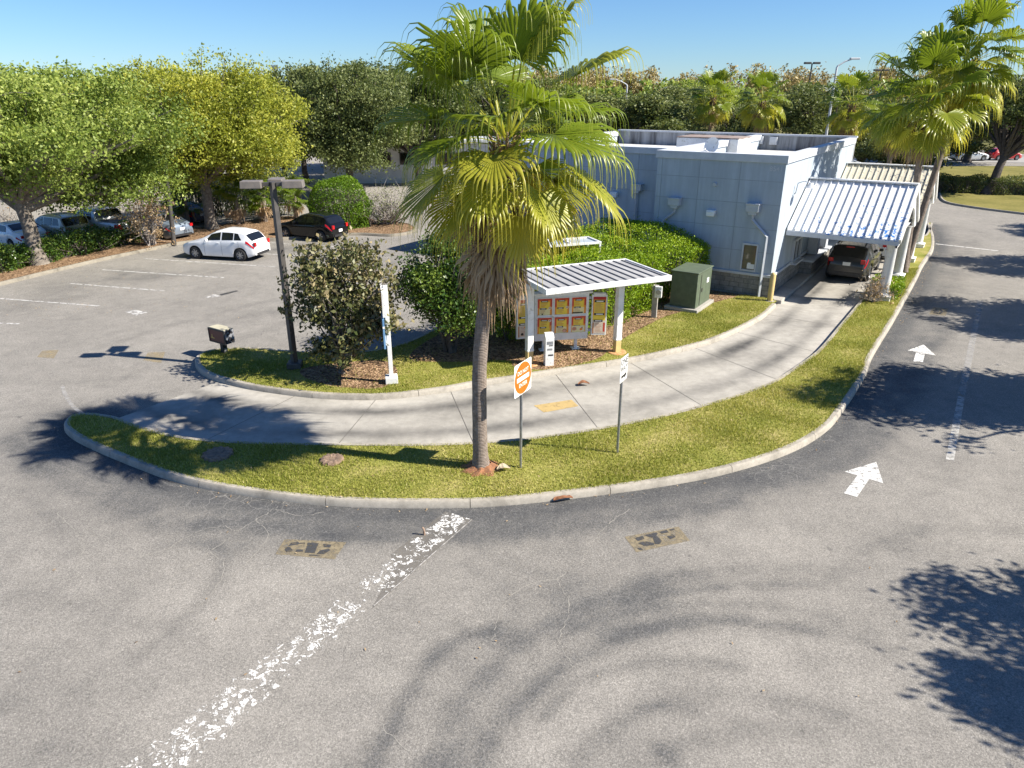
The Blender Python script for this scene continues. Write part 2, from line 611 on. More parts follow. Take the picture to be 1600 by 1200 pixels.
def _palm_bark():
    t = NT('palm_bark')
    v = t.coord()
    w = t.n('ShaderNodeTexWave', wave_type='BANDS', bands_direction='Z', i_Scale=9.0, i_Distortion=2.5, i_Detail=3.0)
    t.l(v, w.inputs['Vector'])
    n = t.noise(v, 9, 5, 0.7)
    vs = t.coord('Object', (30, 30, 2.5))
    n2 = t.noise(vs, 1.0, 4, 0.7)
    col = t.ramp(n, [(0.3, (0.17, 0.135, 0.11)), (0.7, (0.34, 0.285, 0.245))])
    col = t.mix(0.4, col, t.ramp(w.outputs['Fac'], [(0.0, 0.62), (0.6, 1.1)]), 'MULTIPLY')
    col = t.mix(0.5, col, t.ramp(n2, [(0.3, 0.6), (0.7, 1.2)]), 'MULTIPLY')
    t.bump(t.math('ADD', w.outputs['Fac'], n2), 0.5, 0.03)
    return t.done(col, 0.95, 0, 0.15)
M['palm_bark'] = _palm_bark()
M['oak_leaf'] = leaf_mat('yellow_green_leaves', (0.13, 0.165, 0.020), (0.345, 0.385, 0.050), (0.62, 0.60, 0.11), 0.48)
M['oak_leaf2'] = leaf_mat('mid_green_leaves', (0.085, 0.135, 0.024), (0.240, 0.325, 0.060), (0.50, 0.56, 0.15), 0.48)
M['dark_leaf'] = leaf_mat('dark_oak_leaves', (0.055, 0.080, 0.022), (0.130, 0.165, 0.048), (0.27, 0.30, 0.11), 0.32)
M['bright_leaf'] = leaf_mat('bright_hedge_leaves', (0.080, 0.160, 0.005), (0.200, 0.320, 0.010), (0.40, 0.50, 0.03), 0.3)
M['bush_leaf'] = leaf_mat('saturated_bush_leaves', (0.045, 0.110, 0.005), (0.115, 0.22, 0.010), (0.24, 0.35, 0.025), 0.3)
M['lig_leaf'] = leaf_mat('glossy_green_leaves', (0.020, 0.058, 0.008), (0.062, 0.125, 0.016), (0.19, 0.26, 0.04), 0.22, 0.35, 0.5)
M['mag_leaf'] = leaf_mat('magnolia_leaves', (0.045, 0.062, 0.018), (0.130, 0.135, 0.050), (0.33, 0.265, 0.14), 0.12, 0.42, 0.35)
M['dead_leaf'] = leaf_mat('dead_tan_leaves', (0.20, 0.125, 0.06), (0.38, 0.26, 0.14), (0.55, 0.42, 0.26), 0.2, 0.8)
M['cypress_leaf'] = leaf_mat('rusty_cypress_leaves', (0.22, 0.18, 0.08), (0.38, 0.295, 0.135), (0.44, 0.40, 0.18), 0.25)
M['frond'] = leaf_mat('palm_frond', (0.070, 0.125, 0.010), (0.200, 0.275, 0.024), (0.62, 0.53, 0.07), 0.48, 0.34, 0.55)
M['frond_dead'] = leaf_mat('dead_palm_frond', (0.20, 0.12, 0.06), (0.42, 0.30, 0.185), (0.60, 0.49, 0.36), 0.25, 0.8)
M['grass'] = leaf_mat('grass_blades', (0.170, 0.205, 0.026), (0.375, 0.39, 0.078), (0.74, 0.63, 0.31), 0.35, 0.6, 0.25)
M['twig'] = pm('grey_twigs', (0.34, 0.31, 0.28), (0.22, 0.19, 0.165), 6, 0.95)

# ------------------------------------------------------------------ building frame of reference (x = out of the side wall, y = along the side wall)
AZ = R(33.6)
BC = np.array([10.72, 28.6])
BU = np.array([math.sin(AZ), math.cos(AZ)])
BN = np.array([math.cos(AZ), -math.sin(AZ)])
def B(n, u):
    return BC + BN * n + BU * u

# ------------------------------------------------------------------ setting: ground, asphalt, kerbs, lane
def ground_far():
    t = NT('far_ground')
    v = t.coord()
    col = t.ramp(t.noise(v, 0.02, 4), [(0.3, (0.08, 0.09, 0.03)), (0.7, (0.17, 0.155, 0.06))])
    m = t.done(col, 0.95, 0, 0.1)
    flat('ground', [(-4000, -400), (4000, -400), (4000, 6000), (-4000, 6000)], -0.06, m)
ground_far()

outer_px = [(1452, 352), (1459, 372), (1458, 393), (1442, 418), (1433, 437), (1397, 503), (1363, 560), (1353, 587), (1335, 618), (1318, 643), (1297, 670), (1257, 698),
            (1200, 722), (1110, 747), (1000, 766), (837, 786), (750, 793), (667, 794.5), (580, 793.5), (493, 789), (415, 780), (332, 767), (262, 750), (206, 729), (160, 710),
            (122, 692), (103, 678), (100, 667), (108, 657), (125, 652), (150, 651.5)]
lane_px = [(185, 657), (235, 676), (300, 690), (400, 697), (530, 699), (640, 700), (735, 697.5), (815, 691), (900, 680), (980, 666), (1060, 648), (1140, 625),
           (1200, 603), (1240, 578), (1274, 553), (1307, 515), (1338, 478)]
strip_path = smooth_path(gp(*outer_px), 0.25)
lane_edge = smooth_path(gp(*lane_px) + [B(3.13, 3.0), B(3.15, 8), B(3.2, 13), B(3.3, 18.5)], 0.25)
o_end = np.array(strip_path[0])
strip_loop = np.vstack([strip_path, lane_edge, smooth_path([B(3.3, 18.5), B(3.8, 19.3), o_end + 0.2 * BU, o_end], 0.2)[1:-1]])
strip_loop = resample(strip_loop, 0.2, True)
if area(strip_loop) > 0:
    strip_loop = strip_loop[::-1]      # clockwise -> inside is on the right
strip_loop = strip_loop[::-1]          # counter-clockwise: inside on the left
mb = MB()
kerb_mesh(mb, strip_loop, 0.16, 0.15, True)
inner_px = [(1213, 480), (1190, 500), (1150, 521), (1100, 541), (1000, 565), (930, 576.5), (860, 587), (812, 595), (737, 606), (702, 613), (600, 625), (500, 623.5), (400, 611), (337, 596), (314, 585), (305, 573), (306, 563), (318, 555),
            (345, 550), (400, 548.5), (460, 553), (540, 556), (612, 547), (670, 523), (740, 488), (800, 455)]
inner_a = smooth_path(gp(*inner_px), 0.25)
inner_loop = np.vstack([inner_a, [B(-8.5, -3.5), B(-8.5, 1.4), B(-6.2, 1.4), B(-5.6, -0.02), B(0.1, -0.02), B(0.5, -0.3)]])
inner_loop = resample(inner_loop, 0.2, True)
if area(inner_loop) < 0:
    inner_loop = inner_loop[::-1]
kerb_line = inner_a if area(np.vstack([inner_a, [B(-6, 0)]])) > 0 else inner_a[::-1]
kerb_mesh(mb, kerb_line, 0.17, 0.15, False)
o = mb.build('kerb', M['kerb'], auto=40)
struct(o)

def turf(name, loop, z, mat, mound=0.05, inset=0.14):
    P = offset(loop, inset, True)
    x0, y0 = P.min(0); x1, y1 = P.max(0)
    bm = bmesh.new()
    poly = [tuple(p) for p in P]
    tri = tessellate_polygon([[Vector((p[0], p[1], 0)) for p in poly]])
    vs = [bm.verts.new((p[0], p[1], z)) for p in poly]
    for t in tri:
        try:
            f = bm.faces.new([vs[i] for i in t])
        except ValueError:
            pass
    bmesh.ops.recalc_face_normals(bm, faces=bm.faces)
    for f in bm.faces:
        f.normal_update()
        if f.normal.z < 0:
            f.normal_flip()
    me = bpy.data.meshes.new(name)
    bm.to_mesh(me); bm.free()
    me.materials.append(mat)
    o = bpy.data.objects.new(name, me)
    COL.objects.link(o)
    return struct(o), P
turf_strip, strip_poly = turf('turf_strip', strip_loop, 0.135, M['turf'])
turf_inner, inner_poly = turf('turf_island', inner_loop, 0.135, M['turf'])

# mulch bed under the hedge and bushes (3 mm above the turf soil)
mulch_poly = smooth_path(list(gp((640, 566), (700, 572), (800, 570))) + [G(800, 578)[:2], G(850, 586)[:2] + np.array([0, .1]), G(930, 568)[:2], G(960, 545)[:2], G(985, 528)[:2], G(1015, 512)[:2], G(1040, 500)[:2]] + [B(-1.2, -0.5), B(-1.0, -0.15), B(-5.2, -0.15), B(-7.5, 0.8), B(-8, -3.5)] + list(gp((800, 470), (690, 526))), 0.3, True)
flat('mulch_bed', mulch_poly, 0.1385, M['mulch'])
mulch2 = smooth_path(gp((470, 585), (520, 575), (600, 570), (622, 590), (600, 612), (560, 614), (500, 606)), 0.2, True)
flat('mulch_patch', mulch2, 0.1385, M['mulch'])

# concrete drive-through lane
lane_poly_px = [(337, 600), (178, 655.5)]
lane_poly = gp((338, 598), (178, 656)) + [p for p in offset(lane_edge, -0.0)] + [B(0.5, 24), B(0.5, 10), B(0.5, -0.4)] + list(inner_a[:np.argmin(np.hypot(*(inner_a - G(337, 596)[:2]).T))])
def lane_surface():
    poly = np.array(lane_poly)
    # regular fine grid clipped to the lane so wheel grime can be stored on it
    left = np.vstack([[G(178, 656)[:2]], lane_edge])
    ia = inner_a[:np.argmin(np.hypot(*(inner_a - G(337, 596)[:2]).T)) + 1][::-1]
    right = np.vstack([[G(338, 598)[:2]], ia, [B(0.5, 1), B(0.5, 10), B(0.5, 24)]])
    nL, nW = 420, 22
    A = resample(left, 0.1); Bq = resample(right, 0.1)
    def samp(P, n):
        d = np.r_[0, np.cumsum(np.linalg.norm(np.diff(P, axis=0), axis=1))]
        t = np.linspace(0, d[-1], n)
        return np.c_[np.interp(t, d, P[:, 0]), np.interp(t, d, P[:, 1])]
    A = samp(A, nL); Bq = samp(Bq, nL)
    # match each left sample with the nearest right sample, monotone
    idx = 0; Rr = []
    for i, p in enumerate(A):
        seg = Bq[idx:idx + 40]
        j = int(np.argmin(np.hypot(*(seg - p).T)))
        idx = min(idx + j, nL - 1)
        Rr.append(Bq[idx])
    Rr = np.array(Rr)
    for _ in range(12):
        Rr[1:-1] = (Rr[:-2] + Rr[1:-1] * 2 + Rr[2:]) / 4
    w = np.linspace(0, 1, nW)
    V = np.zeros((nL, nW, 3)); gr = np.zeros((nL, nW))
    for k, s in enumerate(w):
        s2 = -0.03 + s * 1.06
        V[:, k, :2] = A * (1 - s2) + Rr * s2
        gr[:, k] = 0.62 * np.exp(-((s - 0.27) / 0.085) ** 2) + 0.75 * np.exp(-((s - 0.72) / 0.09) ** 2) + 0.18 * np.exp(-((s - 0.5) / 0.2) ** 2) + 0.35 * np.exp(-((s - 0.0) / 0.03) ** 2) + 0.4 * np.exp(-((s - 1.0) / 0.035) ** 2)
    V[:, :, 2] = 0.006
    dl = np.r_[0, np.cumsum(np.linalg.norm(np.diff(A, axis=0), axis=1))]
    gr *= 1.25 * (0.75 + 0.35 * np.sin(dl * 0.9 + 1.0) * np.sin(dl * 0.37))[:, None]
    I = np.arange(nL * nW).reshape(nL, nW)
    F = np.stack([I[:-1, :-1], I[:-1, 1:], I[1:, 1:], I[1:, :-1]], -1).reshape(-1, 4)
    a, b, c = V.reshape(-1, 3)[F[50, 0]], V.reshape(-1, 3)[F[50, 1]], V.reshape(-1, 3)[F[50, 2]]
    if np.cross(b - a, c - a)[2] < 0:
        F = F[:, ::-1]
    o = np_mesh('drive_through_lane', V.reshape(-1, 3), F, M['lane'], attr={'grime': np.clip(gr, 0, 1).ravel()})
    struct(o)
    # joints
    jm = MB()
    for s in np.arange(3.2, dl[-1], 3.35):
        i = int(np.argmin(abs(dl - s)))
        a, b = A[i], Rr[min(i + int(6 * (1 if dl[i] < 14 else 0.3)), nL - 1)]
        d = (b - a) / np.linalg.norm(b - a); nn = np.array([-d[1], d[0]]) * 0.009
        jm.add([(*(a - nn), 0.0095), (*(b - nn), 0.0095), (*(b + nn), 0.0095), (*(a + nn), 0.0095)], [(0, 1, 2, 3)])
    struct(jm.build('lane_joint', pm('joint_filler', (0.12, 0.112, 0.10))))
lane_surface()

# asphalt with wear stored per vertex
def asphalt():
    def axis(lo, hi, d0, g, c=0.0):
        pos = [c]; d = d0
        while pos[-1] < hi:
            pos.append(pos[-1] + d); d = d0 * (1 + abs(pos[-1] - c) * g)
        neg = [c]
        while neg[-1] > lo:
            d = d0 * (1 + abs(neg[-1] - c) * g); neg.append(neg[-1] - d)
        return np.array(neg[::-1][:-1] + pos)
    xs = axis(-120, 72, 0.10, 0.045)
    ys = axis(-8, 112, 0.10, 0.05, 9.0)
    Xg, Yg = np.meshgrid(xs, ys)
    X, Yy = Xg.ravel(), Yg.ravel()
    w = np.full(len(X), 0.80)
    # sealed darker band along the kerbs of the long strip
    dk = dist_poly(resample(strip_path, 0.6), X, Yy)
    w -= 0.62 * np.exp(-np.maximum(dk - 0.35, 0) / 0.62) * (1 + 0.0 * X)
    def streak(px, width, amt, seed=0, world=False):
        P = smooth_path(px if world else gp(*px), 0.3)
        d = dist_poly(resample(P, 0.35), X, Yy)
        return amt * np.exp(-(d / width) ** 2)
    S = [([(545, 1260), (585, 1190), (640, 1085), (688, 1015), (725, 992), (770, 985)], .16, .5), ([(590, 1230), (690, 1080), (760, 1010), (860, 960)], .55, .42),
         ([(700, 1230), (745, 1160), (820, 1085), (880, 1035), (960, 990)], .30, .38), ([(850, 1120), (885, 1078), (950, 1048), (1010, 1036), (1100, 1034), (1160, 1045)], .13, .52),
         ([(800, 890), (870, 925), (960, 945), (1060, 930)], .85, .45), ([(980, 940), (1080, 922), (1180, 913), (1280, 912)], .13, .45),
         ([(1000, 985), (1100, 968), (1220, 975), (1310, 990), (1390, 1015)], .15, .42), ([(1005, 1110), (1050, 1098), (1090, 1108)], .12, .42),
         ([(1030, 1170), (1060, 1195), (1080, 1230)], .14, .5), ([(60, 725), (150, 770), (260, 822), (380, 845), (520, 842)], .42, .38),
         ([(320, 815), (430, 826), (560, 838), (680, 838), (830, 830), (1000, 812), (1150, 785)], .30, .42), ([(230, 860), (330, 850), (345, 905), (280, 970), (215, 1030)], .16, .33),
         ([(-40, 1090), (20, 1140), (60, 1200)], .8, .35), ([(20, 690), (60, 760), (110, 850), (210, 920)], .35, .33), ([(-60, 880), (50, 930), (180, 960), (320, 1000)], .22, .22),
         ([(1180, 760), (1280, 740), (1350, 700), (1420, 620), (1480, 500)], .45, .42), ([(1390, 860), (1440, 800), (1500, 700)], .4, .22),
         ([(1420, 600), (1460, 500), (1500, 420), (1530, 360)], .5, .3), ([(1300, 905), (1350, 860), (1440, 830), (1600, 830)], .18, .28), ([(1500, 930), (1560, 900), (1640, 880)], .2, .25),
         ([(1020, 800), (1150, 880), (1300, 1080)], .3, .14), ([(960, 1180), (1150, 1120), (1350, 1150)], .5, .12),
         ([(735, 1240), (790, 1130), (880, 1045), (1000, 990), (1140, 975), (1280, 990)], .16, .34), ([(880, 1240), (930, 1160), (1000, 1110), (1100, 1085), (1220, 1090), (1320, 1120)], .16, .34),
         ([(660, 1240), (720, 1100), (820, 1000), (950, 930), (1100, 895), (1260, 890)], .2, .32), ([(1000, 1240), (1060, 1170), (1160, 1140), (1280, 1150)], .16, .28), ([(870, 1000), (960, 960), (1090, 942), (1230, 950), (1360, 985)], .12, .3),
         ([(620, 1240), (660, 1120), (740, 1020)], .35, -.22), ([(840, 1180), (920, 1080), (1040, 1010), (1200, 1020)], .35, -.25), ([(1060, 1130), (1200, 1060), (1340, 1080)], .35, -.2), ([(330, 980), (420, 930), (520, 890)], .5, -.2),
         ([(100, 870), (200, 900), (260, 950)], .5, -.22), ([(240, 1100), (290, 1120)], .35, -.25), ([(1100, 860), (1250, 850), (1380, 880)], .6, -.15),
         # car park on the left
         ([(-20, 480), (60, 470), (130, 440), (200, 425)], 1.3, .4), ([(60, 500), (150, 490), (240, 470)], .8, .33), ([(170, 440), (260, 430), (330, 425)], .9, .36), ([(300, 400), (420, 392), (480, 390)], .9, .4),
         ([(400, 395), (470, 385), (540, 380)], .9, .35), ([(150, 545), (280, 505), (420, 470)], .25, .25), ([(330, 500), (450, 485), (600, 470)], .4, .3), ([(360, 535), (470, 500), (560, 470)], .35, .28),
         ([(600, 420), (650, 395), (700, 385)], .5, .3), ([(620, 395), (680, 380), (740, 372)], .6, .35), ([(120, 640), (60, 660), (0, 690)], .35, .3), ([(0, 590), (80, 600), (200, 590)], .3, .2), ([(470, 560), (540, 520), (600, 470)], .5, .35)]
    mod = 0.62 + 0.38 * np.sin(X * 2.9 + 1.8 * np.sin(Yy * 2.3)) * np.sin(Yy * 3.7 + 1.5 * np.sin(X * 1.9))
    for px, wd, am in S:
        w -= streak(px, wd, am * (0.62 if wd > 0.5 and am > 0 else 0.68)) * (mod if wd > 0.3 else 0.55 + 0.45 * mod)
    # far car park: pale and sun-bleached
    w += 0.3 * np.clip((Yy - 42) / 10, 0, 1) * (X < -8)
    w = np.clip(w + RNG.normal(0, 0.02, len(w)), 0, 1.15)
    I = np.arange(len(X)).reshape(Xg.shape)
    F = np.stack([I[:-1, :-1], I[:-1, 1:], I[1:, 1:], I[1:, :-1]], -1).reshape(-1, 4)
    o = np_mesh('asphalt', np.c_[X, Yy, np.zeros(len(X))], F, M['asphalt'], attr={'wear': w})
    struct(o)
asphalt()

# ------------------------------------------------------------------ painted markings
P_white = road_paint('worn_white_paint', (0.50, 0.49, 0.47), 0.56, 5.0, 0.1)
P_white_new = road_paint('white_paint', (0.64, 0.63, 0.60), 0.575, 9.0, 0.05)
P_thin = road_paint('thin_white_paint', (0.50, 0.49, 0.46), 0.55, 5.0, 0.2)
P_faint = road_paint('faint_white_paint', (0.42, 0.41, 0.39), 0.50, 3.0, 0.35)
P_yellow = road_paint('faded_yellow_paint', (0.46, 0.34, 0.12), 0.72, 6.0, 0.05)
P_yellow_faint = road_paint('faint_yellow_paint', (0.36, 0.29, 0.17), 0.48, 4.0, 0.35)
P_tan = road_paint('tan_paint', (0.24, 0.20, 0.13), 0.57, 8.0, 0.13)
P_dark = road_paint('black_paint', (0.06, 0.061, 0.064), 0.58, 12.0, 0.08)
P_flake = road_paint('flaking_white_paint', (0.76, 0.75, 0.72), 0.40, flake=True)
Z1, Z2 = 0.004, 0.008
def line(p, q, w, mat, name='parking_line', z=Z1):
    a, b = G(*p)[:2], G(*q)[:2]
    d = (b - a) / np.linalg.norm(b - a); n = np.array([-d[1], d[0]]) * w / 2
    return flat(name, [a - n, b - n, b + n, a + n], z, mat)
for p, q in (((225, 404), (430, 417)), ((160, 421.5), (350, 434)), ((110, 443), (257, 454.5)), ((-60, 462), (155, 478)), ((-60, 503), (30, 506)), ((398, 395.5), (488, 401)), ((420, 379), (466, 382.5)), ((500, 384), (560, 388))):
    line(p, q, 0.11, P_white)
line((672, 353), (700, 353.5), 0.15, P_white, 'stop_line')
line((1462, 381), (1560, 392), 0.15, P_white_new, 'parking_line')
line((1484, 719), (1502, 620), 0.17, P_thin, 'lane_line'); line((1502.5, 617), (1532, 470), 0.19, P_faint, 'lane_line')
def arrow(name, head, tail, mat):
    flat(name, gp(*head), Z1, mat); flat(name, gp(*tail), Z2, mat)
arrow('painted_arrow', [(1320, 737), (1380, 755), (1369, 722)], [(1318, 771), (1339, 777), (1358, 749), (1340, 743)], P_white_new)
arrow('painted_arrow', [(1418, 547.5), (1462, 555.5), (1443, 538.5)], [(1427, 565), (1442, 566), (1445, 553), (1431, 551)], P_white_new)
flat('painted_arrow', gp((316, 467), (345, 463), (335, 459.5)), Z1, P_white); flat('painted_arrow', gp((343, 460), (346, 462), (373, 455), (369, 454)), Z2, P_dark)
flat('painted_arrow', gp((195, 487), (212, 484.5), (231, 488), (213, 493)), Z1, P_white)
flat('yellow_patch', gp((834, 634), (893, 625), (904, 635), (850, 645)), 0.0105, road_paint('yellow_lane_paint', (0.46, 0.335, 0.145), 0.66, 6.0, 0.12))
for q in (((231, 551), (258, 550), (252, 567), (224, 563)), ((66, 548), (92, 547), (84, 560), (58, 558)), ((470, 436), (500, 433), (496, 441), (468, 441))):
    flat('yellow_patch', gp(*q), Z1, P_yellow_faint)
def stencil(q, glyphs):
    """faded tan rectangle with worn black letter shapes in its unit square"""
    flat('stencil_patch', gp(*q), Z1, P_tan)
    a, b, c, d = [G(*p)[:2] for p in q]      # top-left, top-right, bottom-right, bottom-left
    for gl in glyphs:
        pl = []
        for s, t in gl:
            top = a * (1 - s) + b * s; bot = d * (1 - s) + c * s
            pl.append(top * (1 - t) + bot * t)
        flat('stencil_letter', pl, Z2, P_dark)
sd_ = [[(.14, .22), (.24, .15), (.30, .25), (.22, .36), (.13, .45)], [(.10, .52), (.16, .5), (.24, .66), (.25, .76), (.16, .82), (.11, .7)], [(.30, .62), (.40, .60), (.42, .74), (.30, .76)],
       [(.40, .16), (.58, .14), (.62, .76), (.46, .78), (.44, .5)], [(.66, .18), (.80, .2), (.81, .38), (.70, .36)], [(.68, .56), (.80, .45), (.84, .52), (.78, .76), (.66, .8)], [(.28, .18), (.36, .16), (.37, .24), (.29, .26)], [(.55, .86), (.72, .84), (.73, .9), (.56, .93)]]
stencil(((445, 842.5), (541, 847.5), (523, 874), (430, 866)), sd_)
sd2 = [[(.14, .18), (.30, .16), (.29, .36), (.16, .40)], [(.14, .52), (.28, .50), (.40, .74), (.36, .82), (.20, .76)], [(.34, .12), (.56, .10), (.57, .2), (.52, .3), (.55, .66), (.46, .84), (.40, .78), (.43, .4), (.36, .22)],
       [(.60, .10), (.76, .08), (.77, .26), (.63, .25)], [(.68, .46), (.80, .42), (.82, .62), (.70, .68)], [(.80, .08), (.90, .06), (.91, .14), (.82, .18)], [(.06, .78), (.12, .82), (.14, .97), (.08, .93)]]
stencil(((976, 839), (1060, 823), (1078, 845), (994, 863)), sd2)
stencil(((1458.5, 480), (1481.5, 482.3), (1477.5, 493.5), (1451.5, 491)), [[(.2, .2), (.34, .2), (.34, .36), (.2, .36)], [(.18, .46), (.5, .42), (.52, .62), (.2, .64)], [(.2, .72), (.5, .7), (.5, .86), (.2, .84)], [(.5, .2), (.62, .25), (.78, .5), (.66, .84), (.55, .8), (.6, .5)]])
def flaky_stripe():
    a, b, c, d = G(698, 800)[:2], G(737, 812)[:2], G(292, 1212)[:2], G(170, 1212)[:2]
    ext = (d - a) / np.linalg.norm(d - a)
    c = c + ext * 1.5; d = d + ext * 1.5
    n, mN = 150, 9
    V = []; E = []
    for i in range(n + 1):
        s = i / n
        for k in range(mN):
            t = k / (mN - 1)
            p = (a * (1 - s) + d * s) * (1 - t) + (b * (1 - s) + c * s) * t
            V.append((p[0], p[1], Z2))
            E.append(min(1.0, max(0, abs(t - 0.5) * 2 - 0.68) * 1.1 + (0.25 if 0.32 < s < 0.37 else 0) - 0.18 * max(0, 1 - s * 9)))
    I = np.arange((n + 1) * mN).reshape(n + 1, mN)
    F = np.stack([I[:-1, :-1], I[1:, :-1], I[1:, 1:], I[:-1, 1:]], -1).reshape(-1, 4)
    if np.cross(np.array(V[F[0, 1]]) - V[F[0, 0]], np.array(V[F[0, 2]]) - V[F[0, 0]])[2] < 0:
        F = F[:, ::-1]
    struct(np_mesh('flaking_stripe', np.array(V), F, P_flake, attr={'edge': np.array(E)}))
    # brownish old primer under the first third
    e = a * 0.62 + d * 0.38; f = b * 0.62 + c * 0.38
    w1 = (b - a) * 0.06
    flat('old_stripe', [a - w1, b + w1 * .5, f + w1 * .5, (e + f) / 2 * 0.6 + (a + b) / 2 * 0.4 + (e - f) * 0.1, a * 0.8 + d * 0.2 - w1 * .6], Z1, road_paint('old_stripe_primer', (0.20, 0.186, 0.165), 0.55, 3.0, 0.3))
    g1 = b + w1 * .2; g2 = f * 0.97 + b * .03
    wd = (b - a) / np.linalg.norm(b - a) * 0.011
    flat('stripe_edge', [g1 - wd, g1 + wd, g2 + wd, g2 - wd], Z2 + 0.004, road_paint('stripe_edge_paint', (0.5, 0.48, 0.45), 0.52, 6.0, 0.1))
flaky_stripe()
# white arc painted on the asphalt at the lane mouth
arc = offset(smooth_path(gp((97, 603), (104, 620), (115, 636), (135, 650)), 0.2), 0)
flat('lane_line', np.vstack([offset(arc, 0.05), offset(arc, -0.05)[::-1]]), Z1, P_faint)

# ------------------------------------------------------------------ left planting strip, island and far lawns
kl = smooth_path(list(gp((-120, 475), (-40, 457), (0, 447), (60, 432), (160, 408), (235, 392), (290, 381), (360, 377), (430, 376), (500, 371), (560, 368), (610, 370), (640, 366), (651, 359), (640, 352))), 0.4)
back = smooth_path([G(640, 352)[:2], G(600, 347)[:2], G(540, 342)[:2], G(430, 345)[:2] + np.array([0, 1.]), G(330, 356)[:2], G(250, 365)[:2], G(160, 383)[:2] , G(60, 403)[:2], G(-30, 420)[:2], G(-120, 440)[:2]], 0.4)
ploop = resample(np.vstack([kl, back[1:]]), 0.3, True)
if area(ploop) < 0:
    ploop = ploop[::-1]
km = MB(); kerb_mesh(km, ploop, 0.16, 0.15, True)
struct(km.build('kerb', M['kerb_dusty'], auto=40))
pl, plant_poly = turf('planting_strip', ploop, 0.135, M['mulch'])
# lawns
def lawn(px, name='lawn', z=0.12):
    P = resample(smooth_path(px, 0.8, True), 0.8, True)
    if area(P) < 0:
        P = P[::-1]
    k = MB(); kerb_mesh(k, P, 0.16, 0.14, True)
    struct(k.build('kerb', M['kerb'], auto=40))
    return turf(name, P, z, M['lawn'])
def _lawn():
    t = NT('dry_lawn')
    v = t.coord()
    col = t.ramp(t.noise(v, 0.25, 5, 0.7), [(0.3, (0.13, 0.13, 0.035)), (0.7, (0.26, 0.225, 0.075))])
    col = t.mix(0.5, col, t.ramp(t.noise(v, 6, 4, 0.7), [(0.3, 0.5), (0.7, 1.25)]), 'MULTIPLY')
    return t.done(col, 0.95, 0, 0.1)
M['lawn'] = _lawn()
lawn(list(gp((1466, 305), (1478, 318), (1530, 327), (1620, 338), (1760, 352), (1900, 362), (1900, 263), (1700, 262), (1500, 261), (1440, 264))))
lawn(list(gp((85, 338), (120, 330), (165, 325), (190, 332), (140, 341), (100, 347))))
# grass verge that carries the row of oaks on the far side of the road, right of the picture
vp = [np.array([9.3, 4.2]), np.array([12.0, 4.0])] + [np.array([14.0, 8.0]), np.array([16.5, 15]), np.array([22, 25]), np.array([32, 38]), np.array([40, 46])] + [np.array([44, 44]), np.array([38, 34]), np.array([28, 20]), np.array([22, 8]), np.array([18, 0]), np.array([11, 0])]
vp = [p + np.array([1.2, 0]) for p in vp]
lawn(vp, 'verge')

# grass blades on the two islands near the camera
def blades(name, poly, dens, excl=(), hmin=0.025, hmax=0.068, ymax=1e9, seed=1):
    rg = np.random.default_rng(seed)
    P = np.array(poly)
    x0, y0 = P.min(0); x1, y1 = P.max(0)
    y1 = min(y1, ymax)
    n = int((x1 - x0) * (y1 - y0) * dens)
    X = rg.uniform(x0, x1, n); Yy = rg.uniform(y0, y1, n)
    k = inside(P, X, Yy)
    for e in excl:
        k &= ~(inside(np.array(e), X, Yy) & (rg.random(n) > 0.04))
    X, Yy = X[k], Yy[k]
    # patchy: thin where the turf is worn
    pn = 0.5 + 0.5 * np.sin(X * 1.7 + 1.3 * np.sin(Yy * 1.1)) * np.sin(Yy * 2.1 + np.sin(X * 0.9))
    k = rg.random(len(X)) < 0.35 + 0.65 * pn
    X, Yy, pn = X[k], Yy[k], pn[k]
    n = len(X)
    a = rg.uniform(0, 2 * np.pi, n); h = rg.uniform(hmin, hmax, n) * (0.75 + 0.5 * pn); w = rg.uniform(0.006, 0.012, n)
    ln = rg.uniform(0.2, 0.9, n) * h; la = rg.uniform(0, 2 * np.pi, n)
    base = np.c_[X, Yy, np.full(n, 0.134)]
    dx = np.c_[np.cos(a), np.sin(a), np.zeros(n)] * w[:, None]
    tip = base + np.c_[np.cos(la) * ln, np.sin(la) * ln, h]
    V = np.stack([base - dx, base + dx, tip], 1).reshape(-1, 3)
    F = np.arange(3 * n).reshape(n, 3)
    dry = 0.5 + 0.5 * np.sin(X * 0.8 + 2.0 * np.sin(Yy * 0.55)) * np.cos(Yy * 0.9 + np.sin(X * 0.6))
    t = np.clip(0.22 + 0.38 * dry + rg.normal(0, 0.2, n), 0, 1)
    o = np_mesh(name, V, F, M['grass'], attr={'tint': np.repeat(t, 3)})
    return struct(o, 'stuff')
blades('grass', offset(strip_loop, 0.105, True), 2300, ymax=34, seed=3)
blades('grass', offset(inner_loop, 0.115, True), 1700, excl=(mulch_poly, mulch2), ymax=30, seed=4)

